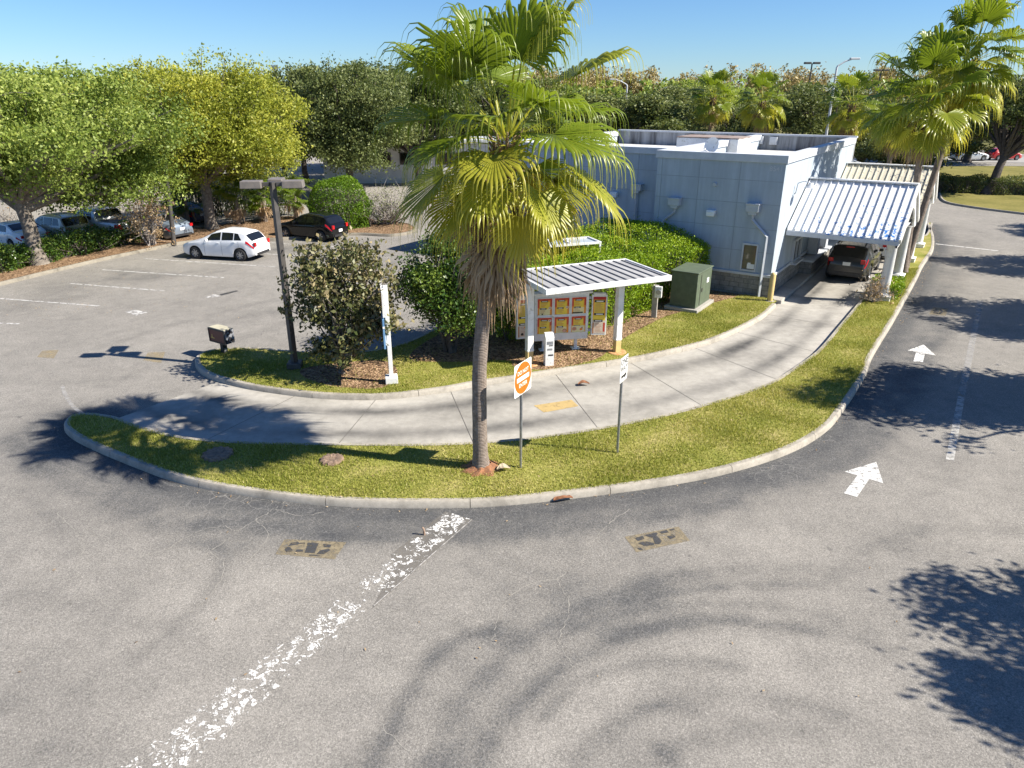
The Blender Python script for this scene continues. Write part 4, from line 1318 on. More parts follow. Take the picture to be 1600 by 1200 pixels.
for r_ in range(2):
    for c_ in range(3):
        xc = -0.565 + c_ * 0.565; z1 = B1 - 0.10 - r_ * 0.63; z0 = z1 - 0.57
        m = MB()
        for cc, dd in (((xc, -0.012, z1), (0.52, 0.024, 0.022)), ((xc, -0.012, z0), (0.52, 0.024, 0.022)), ((xc - 0.25, -0.012, (z0 + z1) / 2), (0.02, 0.024, z1 - z0 - 0.024)), ((xc + 0.25, -0.012, (z0 + z1) / 2), (0.02, 0.024, z1 - z0 - 0.024))):
            m.box(cc, dd)
        fr = m.build('panel_frame', M['white_paint'], board)
        m = MB(); menu_art(m, xc - 0.238, xc + 0.238, z0 + 0.012, z1 - 0.012, -0.002, k, rg); m.build('menu_sheet', MML, fr)
        k += 1
for sx in (-1, 1):
    M3 = Matrix.Translation((sx * 1.24, -0.05 if sx > 0 else 0.0, 0)) @ Matrix.Rotation(R(-12 * sx if sx > 0 else 8), 4, 'Z')
    def tr(mb):
        mb.v = [tuple(M3 @ Vector(p)) for p in mb.v]; return mb
    m = MB(); m.box((0, 0.06, 1.16), (0.50, 0.12, 1.36)); m.box((0, 0.06, 1.87), (0.40, 0.14, 0.06)); sp = tr(m).build('side_panel', M['white_paint'], board, bevel=0.012)
    m = MB(); menu_art(m, -0.205, 0.205, 0.54, 1.78, -0.002, 6 if sx < 0 else 7, rg); tr(m).build('menu_sheet', MML, sp)

pd = G(857, 576)
ped = thing('speaker_pedestal', 'slim white order speaker pedestal standing in front of the menu board', 'speaker post', (pd[0], pd[1], 0.13), R(12))
m = MB(); m.box((0, 0, 0.46), (0.27, 0.24, 0.92)); m.prism([(-0.135, -0.12), (0.135, -0.12), (0.135, 0.12), (-0.135, 0.12)], 0.92, 0.921)
m.add([(-0.135, -0.12, 0.921), (0.135, -0.12, 0.921), (0.135, 0.12, 0.921), (-0.135, 0.12, 0.921), (-0.135, 0.0, 1.04), (0.135, 0.0, 1.04), (0.135, 0.12, 1.04), (-0.135, 0.12, 1.04)], [(0, 1, 5, 4), (4, 5, 6, 7), (1, 2, 6, 5), (2, 3, 7, 6), (3, 0, 4, 7)])
m.build('housing', M['white_paint'], ped, bevel=0.01)
m = MB()
for i in range(5):
    m.box((0, -0.122, 0.80 - i * 0.022), (0.2, 0.006, 0.008))
m.build('speaker_grille', M['ink'], ped)
m = MB(); m.box((0.03, -0.122, 0.67), (0.12, 0.006, 0.03)); m.box((0, -0.122, 0.55), (0.16, 0.006, 0.06), m=1); m.box((0.03, -0.122, 0.36), (0.16, 0.006, 0.045)); m.build('notice', [M['ink'], M['galv']], ped)

# ------------------------------------------------------------------ road signs on the grass strip
def sign_post(px, base, mid, w_, h_, root_label, name, cat):
    g = G(*base); zc = hgt(*base, *mid)
    r = thing(name, root_label, cat, (g[0], g[1], 0.13), R(60))
    return r, zc - 0.13
dn, zc = sign_post(0, (816, 739), (826, 590), 0, 0, 'square white sign with an orange disc reading DO NOT ENTER on a steel post', 'do_not_enter_sign', 'road sign')
m = MB(); m.tube([(-0.02, 0.03, -0.05), (0, 0.03, 1.2), (0.005, 0.028, zc + 0.3)], 0.026, 8); m.box((0, 0.05, zc * 0.45), (0.05, 0.02, zc * 0.8)); m.build('post', M['galv'], dn, auto=40)
def rounded(w_, h_, r, n=6):
    P = []
    for cx, cy, a0 in ((w_ / 2 - r, h_ / 2 - r, 0), (-w_ / 2 + r, h_ / 2 - r, 90), (-w_ / 2 + r, -h_ / 2 + r, 180), (w_ / 2 - r, -h_ / 2 + r, 270)):
        for k in range(n + 1):
            a = R(a0 + 90 * k / n)
            P.append((cx + r * math.cos(a), cy + r * math.sin(a)))
    return P
def plate(name, mat, par, P, zc, y0, y1):
    m = MB(); n = len(P)
    vs = [(p[0], y0, zc + p[1]) for p in P] + [(p[0], y1, zc + p[1]) for p in P]
    m.add(vs, [tuple(range(n)), tuple(range(2 * n - 1, n - 1, -1))] + [(i, n + i, n + (i + 1) % n, (i + 1) % n) for i in range(n)])
    return m.build(name, mat, par)
S1 = 0.74
pl1 = plate('plate', M['sign_white'], dn, rounded(S1, S1, 0.04), zc, -0.004, 0.0)
plate('orange_disc', M['orange'], pl1, [(0.358 * math.cos(2 * math.pi * k / 40), 0.358 * math.sin(2 * math.pi * k / 40)) for k in range(40)], zc, -0.0065, -0.0042)
m = MB(); m.box((0, -0.0075, zc), (0.53, 0.002, 0.10)); text_into(m, 'DO NOT', 0.125, (0, -0.0067, zc + 0.145), (1, 0, 0), (0, 0, 1), 0.001, sx=0.95); text_into(m, 'ENTER', 0.125, (0, -0.0067, zc - 0.15), (1, 0, 0), (0, 0, 1), 0.001, sx=0.95)
m.build('lettering', M['sign_white'], pl1)
ow, zc = sign_post(0, (966, 716), (976, 576), 0, 0, 'white rectangular sign reading ONE WAY above a right arrow on a steel post', 'one_way_sign', 'road sign')
m = MB(); m.tube([(-0.0, 0.03, -0.05), (0, 0.03, zc + 0.22)], 0.026, 8); m.box((0, 0.05, zc * 0.45), (0.05, 0.02, zc * 0.8)); m.build('post', M['galv'], ow, auto=40)
pl2 = plate('plate', M['sign_white'], ow, rounded(0.45, 0.60, 0.035), zc, -0.004, 0.0)
m = MB()
text_into(m, 'ONE', 0.20, (0, -0.0045, zc + 0.175), (1, 0, 0), (0, 0, 1), 0.001, sx=0.92, bold=0.022); text_into(m, 'WAY', 0.19, (0, -0.0045, zc + 0.005), (1, 0, 0), (0, 0, 1), 0.001, sx=0.86, bold=0.022)
m.box((-0.04, -0.005, zc - 0.17), (0.22, 0.001, 0.065)); m.add([(0.05, -0.0055, zc - 0.25), (0.17, -0.0055, zc - 0.17), (0.05, -0.0055, zc - 0.09)], [(0, 1, 2)])
# thin black border
for cc, dd in (((0, -0.005, zc + 0.28), (0.40, 0.001, 0.01)), ((0, -0.005, zc - 0.28), (0.40, 0.001, 0.01)), ((0.207, -0.005, zc), (0.01, 0.001, 0.55)), ((-0.207, -0.005, zc), (0.01, 0.001, 0.55))):
    m.box(cc, dd)
m.build('lettering', M['ink'], pl2)

# ------------------------------------------------------------------ lamp post with three heads
lg = G(462, 580); lh = hgt(462, 580, 432, 284)
lamp = thing('lamp_post', 'tall brown square lamp post with three box heads on the left island', 'lamp post', (lg[0], lg[1], 0.1), R(6))
m = MB(); m.tube([(0, 0, 0.0), (0, 0, lh - 0.1)], [0.112, 0.098], 4); m.build('pole', M['bronze'], lamp)
m = MB(); m.box((0, 0, 0.12), (0.42, 0.42, 0.2)); m.build('base_plate', M['bronze'], lamp, bevel=0.02)
for a in (180, 0, 90):
    m = MB()
    c, s = math.cos(R(a)), math.sin(R(a))
    m.box((0.22 * c, 0.22 * s, lh - 0.16), (0.24, 0.09, 0.1), R(a))
    hd = MB()
    L0, L1, wv, z0, z1 = 0.28, 0.86, 0.21, lh - 0.26, lh - 0.06
    P = [(L0, -wv), (L1, -wv), (L1, wv), (L0, wv)]
    rot = lambda p: (p[0] * c - p[1] * s, p[0] * s + p[1] * c)
    hd.add([(*rot(p), z0) for p in P] + [(*rot((p[0] * 0.96 + 0.02, p[1] * 0.92)), z1) for p in P], [(3, 2, 1, 0), (4, 5, 6, 7), (0, 1, 5, 4), (1, 2, 6, 5), (2, 3, 7, 6), (3, 0, 4, 7)])
    ho = hd.build('lamp_head', M['lamp_grey'], lamp, bevel=0.015)
    m.build('arm', M['bronze'], ho)
    gl = MB(); gl.add([(*rot((p[0] * 0.9 + 0.06, p[1] * 0.8)), z0 - 0.004) for p in P], [(3, 2, 1, 0)]); gl.build('lens', M['sign_white'], ho)

# ------------------------------------------------------------------ dark directional sign box
sg = G(352, 557)
sb = thing('directional_sign', 'small black box sign with a maroon face on a short post by the island tip', 'sign', (sg[0], sg[1], 0.12), R(-33))
m = MB(); m.box((0, 0, 0.2), (0.15, 0.15, 0.42)); m.box((0.06, 0, 0.08), (0.05, 0.12, 0.2), m=1); m.build('post', [M['black'], M['galv']], sb)
M['smudge'] = pm('flaking_black_box', (0.02, 0.02, 0.024), (0.22, 0.23, 0.25), 7, 0.5, lo=0.46, hi=0.5)
m = MB(); m.box((0, 0, 0.63), (0.80, 0.36, 0.46)); m.build('box', M['smudge'], sb, bevel=0.02)
m = MB(); m.box((0, 0, 0.872), (0.78, 0.34, 0.02)); m.build('lid', pm('bleached_lid', (0.50, 0.47, 0.34), (0.38, 0.35, 0.26), 5, 0.7), sb)
m = MB(); m.box((0, -0.184, 0.63), (0.74, 0.012, 0.38)); fc = m.build('face', pm('maroon_face', (0.11, 0.022, 0.026), (0.075, 0.022, 0.025), 3, 0.35), sb)
m = MB()
for cc, dd in (((0, -0.19, 0.845), (0.80, 0.03, 0.04)), ((0, -0.19, 0.42), (0.80, 0.03, 0.04)), ((-0.385, -0.19, 0.63), (0.035, 0.03, 0.384)), ((0.385, -0.19, 0.63), (0.035, 0.03, 0.384))):
    m.box(cc, dd)
m.build('frame', M['black'], sb)
m = MB(); m.box((-0.24, -0.192, 0.60), (0.03, 0.004, 0.13)); m.box((-0.20, -0.1925, 0.545), (0.11, 0.004, 0.025)); m.add([(-0.16, -0.1935, 0.51), (-0.12, -0.1935, 0.545), (-0.16, -0.1935, 0.58)], [(0, 1, 2)]); m.box((-0.29, -0.192, 0.55), (0.05, 0.004, 0.02))
m.build('arrow_mark', pm('yellow_mark', (0.6, 0.45, 0.1), None, 5, 0.4), fc)

# ------------------------------------------------------------------ white post carrying narrow boards, seen edge on
bg_ = G(612.5, 604)
bh = hgt(612.5, 604, 611.5, 452)
bs = thing('banner_post', 'white square post with edge-on blue and white boards on the grass island', 'sign post', (bg_[0], bg_[1], 0.13), R(102))
m = MB(); m.box((0, 0, bh / 2), (0.12, 0.12, bh - 0.02)); m.build('post', M['white_paint'], bs, bevel=0.008)
m = MB(); m.box((0, 0, 0.11), (0.36, 0.36, 0.2)); m.build('foot', M['white_paint'], bs, bevel=0.015)
M['blue'] = pm('blue_print', (0.10, 0.24, 0.45), (0.16, 0.32, 0.52), 3, 0.4)
m = MB(); m.box((-0.06, 0.10, bh - 0.42), (0.95, 0.06, 0.72)); hb = m.build('header_board', M['white_paint'], bs)
m = MB(); m.box((-0.1, 0.137, bh - 0.36), (0.5, 0.01, 0.4)); m.build('header_print', pm('orange_print', (0.65, 0.30, 0.08), (0.5, 0.15, 0.06), 4, 0.5), hb)
m = MB(); m.box((-0.10, 0.13, bh - 1.25), (1.0, 0.05, 0.85)); lb = m.build('blue_board', M['blue'], bs)
m = MB(); m.box((-0.10, 0.13, bh - 1.05), (1.01, 0.056, 0.06)); m.build('white_band', M['sign_white'], lb)
m = MB(); m.tube([(0.0, 0.09, bh - 1.75), (0.0, 0.11, bh - 1.35)], [0.07, 0.05], 10); m.build('spot_light', M['trim'], bs)

# ------------------------------------------------------------------ small furniture
tc0 = G(1085, 494)
tf = thing('transformer_box', 'green metal transformer cabinet on a concrete pad beside the hedge', 'utility box', (tc0[0], tc0[1], 0.13), -AZ)
m = MB(); m.box((-0.55, 0.85, 0.82), (1.05, 1.6, 1.36)); m.build('cabinet', M['green_box'], tf, bevel=0.02)
m = MB(); m.box((-0.55, 0.85, 1.515), (1.12, 1.68, 0.05)); m.build('lid', M['green_box'], tf, bevel=0.015)
m = MB(); m.box((-0.55, 0.85, 0.07), (1.35, 1.95, 0.13)); m.build('pad', M['concrete'], tf, bevel=0.015)
m = MB(); m.box((-0.02, 0.45, 0.8), (0.02, 0.02, 1.2)); m.box((-0.015, 0.62, 0.78), (0.03, 0.06, 0.14)); m.box((-0.015, 1.2, 1.05), (0.02, 0.24, 0.18), m=1); m.build('door_trim', [M['bronze'], M['sign_white']], tf)
bl = G(1202, 475)
bo = thing('bollard', 'cream-painted steel bollard at the corner of the building', 'bollard', (bl[0], bl[1], 0.1))
m = MB(); m.tube([(0, 0, 0), (0, 0, 1.12), (0, 0, 1.18), (0, 0, 1.21)], [0.11, 0.11, 0.085, 0.03], 16); m.build('post', M['cream'], bo, auto=40)
m = MB(); m.tube([(0, 0, 0), (0, 0, 0.05)], [0.2, 0.18], 14); m.build('footing', M['concrete'], bo)
mp = G(1021, 501)
me_ = thing('meter_post', 'grey timber post carrying a white utility meter box beside the hedge', 'utility post', (mp[0], mp[1], 0.13), R(-20))
m = MB(); m.box((0, 0, 0.62), (0.2, 0.16, 1.25)); m.build('post', pm('weathered_timber', (0.40, 0.38, 0.35), (0.28, 0.26, 0.24), 8, 0.9), me_, bevel=0.01)
m = MB(); m.box((0.12, -0.13, 1.03), (0.26, 0.14, 0.42)); bx = m.build('meter_box', M['white_paint'], me_, bevel=0.015)
m = MB(); m.tube([(0.14, -0.2, 1.05), (0.14, -0.26, 1.05)], 0.09, 14); m.build('meter_dial', M['galv'], bx)
# white metal frame over the enclosure behind the hedge
fg = G(885, 378, 2.55)
fr = thing('frame_canopy', 'white metal frame roof showing above the hedge top', 'frame', (fg[0], fg[1], 0), R(20))
m = MB()
for y in (-0.55, 0.55):
    m.box((0, y, 2.55), (2.5, 0.08, 0.08))
for x in (-1.21, 0.0, 1.21):
    m.box((x, 0, 2.552), (0.078, 1.02, 0.076))
m.build('frame', M['white_paint'], fr)
m = MB(); m.box((0, 0, 2.53), (2.32, 0.98, 0.015)); m.build('panel', pm('pale_roof_panel', (0.42, 0.48, 0.52), (0.36, 0.4, 0.44), 2, 0.35), fr)
for x in (-1.2, 1.2):
    for y in (-0.55, 0.55):
        m = MB(); m.box((x, y, 1.25), (0.07, 0.07, 2.51)); m.build('leg', M['white_paint'], fr)
# bent pipe stub beside the flaking stripe
st_ = G(663, 836)
so = MB(); so.tube([(0, 0, 0), (0, 0, 0.09), (-0.012, -0.0, 0.15), (-0.035, 0.0, 0.18)], [0.022, 0.022, 0.02, 0.02], 8)
o = so.build('pipe_stub', pm('rusty_tan_pipe', (0.36, 0.26, 0.19), (0.2, 0.13, 0.09), 18, 0.8), auto=40); o.location = (st_[0], st_[1], 0); tag(o, 'short bent rusty pipe stub beside the flaking white stripe', 'pipe')
# fallen palm boots and litter
M['boot'] = pm('rust_brown_palm_boot', (0.30, 0.12, 0.05), (0.18, 0.08, 0.04), 10, 0.8)
def boot(px, py, L, a, label, z=0.0):
    g = G(px, py)
    m = MB()
    n = 9; vs = []; fs = []
    for i in range(n):
        t = i / (n - 1); x = (t - 0.5) * L; wv = 0.09 * math.sin(math.pi * min(1, t * 0.9 + 0.08)) + 0.012
        z0 = 0.02 + 0.05 * math.sin(math.pi * t) + 0.01 * random.random()
        for k, s in enumerate((-1, -0.4, 0.4, 1)):
            vs.append((x, s * wv + 0.03 * math.sin(3 * t), z0 + 0.045 * abs(s)))
    for i in range(n - 1):
        for k in range(3):
            fs.append((i * 4 + k, i * 4 + k + 1, i * 4 + k + 5, i * 4 + k + 4))
    m.add(vs, fs)
    o = m.build('fallen_palm_boot', M['boot'])
    o.location = (g[0], g[1], z); o.rotation_euler = (0, 0, R(a)); sdm = o.modifiers.new('thickness', 'SOLIDIFY'); sdm.thickness = 0.012
    tag(o, label, 'palm boot')
boot(880, 783, 0.42, 14, 'brown fallen palm leaf base lying against the outer kerb')
boot(912, 603, 0.34, 5, 'rust-red fallen palm leaf base on the concrete lane', 0.01)
boot(787, 745, 0.3, 10, 'pale strip of palm bark lying on the grass by the palm', 0.15)
bpy.data.objects['fallen_palm_boot.002'].data.materials[0] = pm('bleached_palm_boot', (0.5, 0.42, 0.3), (0.4, 0.33, 0.22), 9, 0.8)
# stumps / bare soil rings on the strip
for px, py, r, lb in ((341, 711, 0.31, 'larger flat tree stump with shaggy bark in the strip grass'), (519, 720, 0.24, 'smaller flat tree stump sunk in the strip grass')):
    g = G(px, py, 0.13)
    r_ = thing('tree_stump', lb, 'stump', (g[0], g[1], 0.12))
    m = MB(); n = 26
    rr = [r * (1 + 0.12 * math.sin(3 * k) + 0.07 * random.random()) for k in range(n)]
    ring = lambda f, z: [(rr[k] * f * math.cos(2 * math.pi * k / n), rr[k] * f * math.sin(2 * math.pi * k / n), z + 0.012 * random.random()) for k in range(n)]
    vs = ring(1.12, 0.0) + ring(1.0, 0.07) + ring(0.72, 0.085) + ring(0.3, 0.06)
    fs = [(a * n + k, a * n + (k + 1) % n, (a + 1) * n + (k + 1) % n, (a + 1) * n + k) for a in range(3) for k in range(n)] + [tuple(3 * n + k for k in range(n))]
    m.add(vs, fs); m.build('stump_wood', pm('stump_wood', (0.30, 0.21, 0.15), (0.15, 0.10, 0.07), 14, 0.95, bump=0.8), r_)
# leaf litter along kerbs and below the trees
def litter():
    rg = np.random.default_rng(9)
    pts = []
    def along(P, n, d0, d1, i0=0, i1=None):
        P = P[i0:i1]
        for _ in range(n):
            i = rg.integers(1, len(P) - 1)
            t = P[min(i + 1, len(P) - 1)] - P[i - 1]; t = t / (np.linalg.norm(t) + 1e-9)
            nn = np.array([t[1], -t[0]])
            pts.append(P[i] + nn * rg.uniform(d0, d1) + rg.normal(0, 0.03, 2))
    op = strip_path
    along(op, 220, -0.32, -0.02, 0, int(len(op) * 0.45))
    along(op, 110, -0.25, -0.02)
    c = gp((60, 470), (160, 440), (260, 425), (120, 480), (300, 470))
    for _ in range(420):
        b_ = c[rg.integers(0, len(c))]
        pts.append(b_ + rg.normal(0, 1, 2) * np.array([3.0, 1.6]))
    for _ in range(36):
        pts.append(np.array([rg.uniform(-9, 9), rg.uniform(7.5, 13)]))
    n0 = len(pts)
    for loop, cnt in ((strip_loop, 260), (inner_loop, 220)):      # bits of leaf caught in the turf
        lo, hi = loop.min(0), loop.max(0)
        q = rg.uniform(lo, hi, (cnt * 6, 2)); q = q[inside(loop, q[:, 0], q[:, 1])][:cnt]
        pts += list(q)
    P = np.array(pts); n = len(P)
    zb_ = np.where(np.arange(n) < n0, 0.022, 0.185)
    a = rg.uniform(0, 6.28, n); L = rg.uniform(0.014, 0.04, n)
    u = np.c_[np.cos(a), np.sin(a), rg.uniform(-.2, .5, n)] * L[:, None]; w = np.c_[-np.sin(a), np.cos(a), rg.uniform(-.2, .3, n)] * (L * 0.45)[:, None]
    b0 = np.c_[P, zb_]
    V = np.stack([b0 - u, b0 - w, b0 + u, b0 + w], 1).reshape(-1, 3)
    V[:, 2] = np.maximum(V[:, 2], 0.011)
    struct(np_mesh('leaf_litter', V, np.arange(4 * n).reshape(n, 4), M['dead_leaf'], attr={'tint': np.repeat(rg.random(n), 4)}), 'stuff')
litter()

# ------------------------------------------------------------------ foliage
def leaf_cloud(C, tint, size, rg, flat_=0.0, aspect=0.55):
    """diamond leaves (folded along the midrib) at points C"""
    n = len(C)
    d = rg.normal(0, 1, (n, 3)); d[:, 2] *= (1 - flat_); d[:, 2] -= 0.15
    d /= np.linalg.norm(d, axis=1)[:, None] + 1e-9
    r = rg.normal(0, 1, (n, 3)); r[:, 2] *= 0.6
    s = np.cross(d, r); s /= np.linalg.norm(s, axis=1)[:, None] + 1e-9
    L = size * rg.uniform(0.5, 1.5, n)
    a = d * (L * 0.5)[:, None]; b = s * (L * aspect * 0.5)[:, None]
    up = np.cross(d, s) * (L * 0.12)[:, None]
    V = np.stack([C - a, C + b + up, C + a, C - b + up], 1).reshape(-1, 3)
    return V, np.arange(4 * n).reshape(n, 4), np.repeat(np.clip(tint, 0, 1), 4)
def crown_points(clusters, n, rg, twig=0.28, per=26, shell=0.45):
    """clusters: (x,y,z,rx,ry,rz,weight); leaves gathered round twig ends spread through each cluster"""
    W = np.array([c[6] for c in clusters], float); W /= W.sum()
    C = []; T = []; twigs = []
    for c, w in zip(clusters, W):
        nt = max(2, int(n * w / per))
        d = rg.normal(0, 1, (nt, 3)); d /= np.linalg.norm(d, axis=1)[:, None]
        d[:, 2] = np.where(d[:, 2] < -0.55, -d[:, 2], d[:, 2])
        r = rg.random(nt) ** shell
        p = np.array(c[:3]) + d * r[:, None] * np.array(c[3:6])
        twigs.append(p)
        k = rg.poisson(per, nt)
        q = np.repeat(p, k, 0)
        sg = twig * rg.uniform(0.6, 1.4, nt)
        q = q + rg.normal(0, 1, q.shape) * np.repeat(sg, k)[:, None] * np.array([1, 1, 0.65])
        tb = rg.normal(0.0, 0.16, nt) + rg.normal(0, 0.12)
        T.append(0.5 + np.repeat(tb, k) + rg.normal(0, 0.15, len(q)))
        C.append(q)
    return np.vstack(C), np.concatenate(T), np.vstack(twigs)
def trunk_into(mb, base, H, r0, limbs, rg, lean=(0, 0), n=10, wob=0.12):
    """trunk to height H then tapered limbs to the given points"""
    pts = []; rad = []
    bx, by, bz = base
    for i in range(6):
        t = i / 5
        pts.append((bx + lean[0] * t + rg.normal(0, wob * 0.4) * (i > 0), by + lean[1] * t + rg.normal(0, wob * 0.4) * (i > 0), bz + H * t))
        rad.append(r0 * (1.45 if i == 0 else 1.05 - 0.3 * t))
    mb.tube(pts, rad, n)
    top = Vector(pts[-1])
    for L in limbs:
        e = Vector(L)
        st = top + (Vector(pts[3]) - top) * rg.uniform(0, 0.6)
        mid = st.lerp(e, 0.45) + Vector((rg.normal(0, .25), rg.normal(0, .25), rg.uniform(0.0, 0.5)))
        mid2 = st.lerp(e, 0.75) + Vector((rg.normal(0, .25), rg.normal(0, .25), rg.uniform(0.0, 0.3)))
        rr = r0 * rg.uniform(0.38, 0.58)
        mb.tube([st, mid, mid2, e], [rr, rr * 0.7, rr * 0.45, rr * 0.15], 7)
def make_tree(name, label, cat, base, H, th, r0, rx, ry, ncl, nleaf, lsize, mleaf, mbark, seed, group=None, low=0.3, twig=0.3, lean=(0, 0), cx=(0, 0), topbias=1.0, crad=(0.27, 0.44), per=26, rz=0):
    rg = np.random.default_rng(seed)
    root = thing(name, label, cat, (base[0], base[1], base[2]), rz, group)
    zc = H * (1 + low) / 2; hz = H * (1 - low) / 2
    cl = []
    for i in range(ncl):
        d = rg.normal(0, 1, 3); d /= np.linalg.norm(d)
        r = rg.uniform(0.45, 0.86)
        s = rg.uniform(*crad)
        x, y, z = cx[0] + d[0] * rx * r, cx[1] + d[1] * ry * r, zc + d[2] * hz * r * topbias
        cl.append((x, y, z, rx * s, ry * s, hz * s * 1.05, s ** 2))
    for i in range(14):
        a = rg.uniform(0, 6.28); e = rg.uniform(0.1, 1.4); r = rg.uniform(0.84, 1.0)
        cl.append((cx[0] + math.cos(a) * math.cos(e) * rx * r, cx[1] + math.sin(a) * math.cos(e) * ry * r, zc + math.sin(e) * hz * r, rx * 0.10, ry * 0.10, hz * 0.22, 0.013))
    cl.append((cx[0], cx[1], zc, rx * 0.5, ry * 0.5, hz * 0.5, 0.12))
    C, T, tw = crown_points(cl, nleaf, rg, twig, per)
    T = T + 0.08 * (C[:, 2] - zc) / hz
    V, F, A = leaf_cloud(C, T, lsize, rg)
    np_mesh('crown', V, F, mleaf, root, {'tint': A})
    m = MB()
    limbs = [c[:3] for c in cl[:-1]]
    trunk_into(m, (0, 0, -0.1), th, r0, limbs, rg, lean)
    for i in rg.choice(len(tw), min(len(tw), 90), replace=False):
        c = np.array(cl[int(np.argmin([np.linalg.norm(tw[i] - np.array(q[:3])) for q in cl[:-1]]))][:3])
        a = Vector(c); b_ = Vector(tw[i])
        m.tube([a, a.lerp(b_, 0.5) + Vector(rg.normal(0, 0.12, 3)), b_], [0.028, 0.018, 0.008], 4, cap=False)
    m.build('trunk', mbark, root, auto=60)
    return root
def hedge(name, label, cat, poly, zfun, mleaf, nleaf, lsize, seed, group=None, core=True, z0=0.12, rough=0.16, depth=0.35, dens_side=1.0):
    """clipped hedge: leaves through the outer layer of a footprint with a height function, on a stem core"""
    rg = np.random.default_rng(seed)
    P = np.array([p[:2] for p in poly]); c0 = P.mean(0)
    root = thing(name, label, cat, (c0[0], c0[1], 0), 0, group)
    if area(P) < 0:
        P = P[::-1]
    x0, y0 = P.min(0); x1, y1 = P.max(0)
    per = np.linalg.norm(np.roll(P, -1, 0) - P, axis=1)
    ar = abs(area(P)); hm = float(np.mean([zfun(*p) for p in P]))
    nt = int(nleaf * ar / (ar + per.sum() * hm * 0.9)); ns = nleaf - nt
    X = rg.uniform(x0, x1, nt * 3); Yy = rg.uniform(y0, y1, nt * 3)
    k = inside(P, X, Yy); X, Yy = X[k][:nt], Yy[k][:nt]
    bump = lambda x, y, s=1.0: rough * (np.sin(x * 2.3 + 1.7 * np.sin(y * 1.9)) + np.sin(y * 3.1 + 2.0 * np.sin(x * 1.4))) * 0.5
    Z = np.array([zfun(a, b) for a, b in zip(X, Yy)]) + bump(X, Yy) - np.abs(rg.normal(0, depth * 0.6, len(X))) + (rg.random(len(X)) < 0.03) * rg.uniform(0, 0.25, len(X))
    top = np.c_[X, Yy, Z]; tt = 0.55 + 0.5 * bump(X, Yy) / max(rough, .01) * 0.25 + rg.normal(0, 0.17, len(X))
    e = rg.choice(len(P), ns, p=per / per.sum())
    s = rg.random(ns)
    Q = P[e] * (1 - s)[:, None] + P[(e + 1) % len(P)] * s[:, None]
    t = P[(e + 1) % len(P)] - P[e]; t /= np.linalg.norm(t, axis=1)[:, None] + 1e-9
    nn = np.c_[t[:, 1], -t[:, 0]]
    zz = z0 + (np.array([zfun(a, b) for a, b in Q]) - z0) * rg.random(ns)
    inn = bump(Q[:, 0] + zz, Q[:, 1] - zz) - np.abs(rg.normal(0, depth * 0.6, ns)) - 0.06 * np.clip(1 - zz / 0.7, 0, 1)
    Q = Q + nn * inn[:, None]
    sd_ = np.c_[Q, zz]; ts = 0.5 + rg.normal(0, 0.19, ns)
    C = np.vstack([top, sd_]) - np.array([c0[0], c0[1], 0])
    V, F, A = leaf_cloud(C, np.concatenate([tt, ts]), lsize, rg)
    np_mesh('foliage', V, F, mleaf, root, {'tint': A})
    m = MB()
    if core:
        for _ in range(int(10 + ar * 5)):
            x, y = rg.uniform(x0, x1), rg.uniform(y0, y1)
            if not inside(P, np.array([x]), np.array([y]))[0]:
                continue
            h_ = zfun(x, y) - 0.3
            b_ = (x - c0[0], y - c0[1])
            for _k in range(3):
                m.tube([(b_[0], b_[1], z0 - .05), (b_[0] + rg.normal(0, .15), b_[1] + rg.normal(0, .15), h_ * 0.5), (b_[0] + rg.normal(0, .35), b_[1] + rg.normal(0, .35), h_)], [0.03, 0.02, 0.008], 4, cap=False)
        m.build('stems', M['bark_dark'], root)
    return root

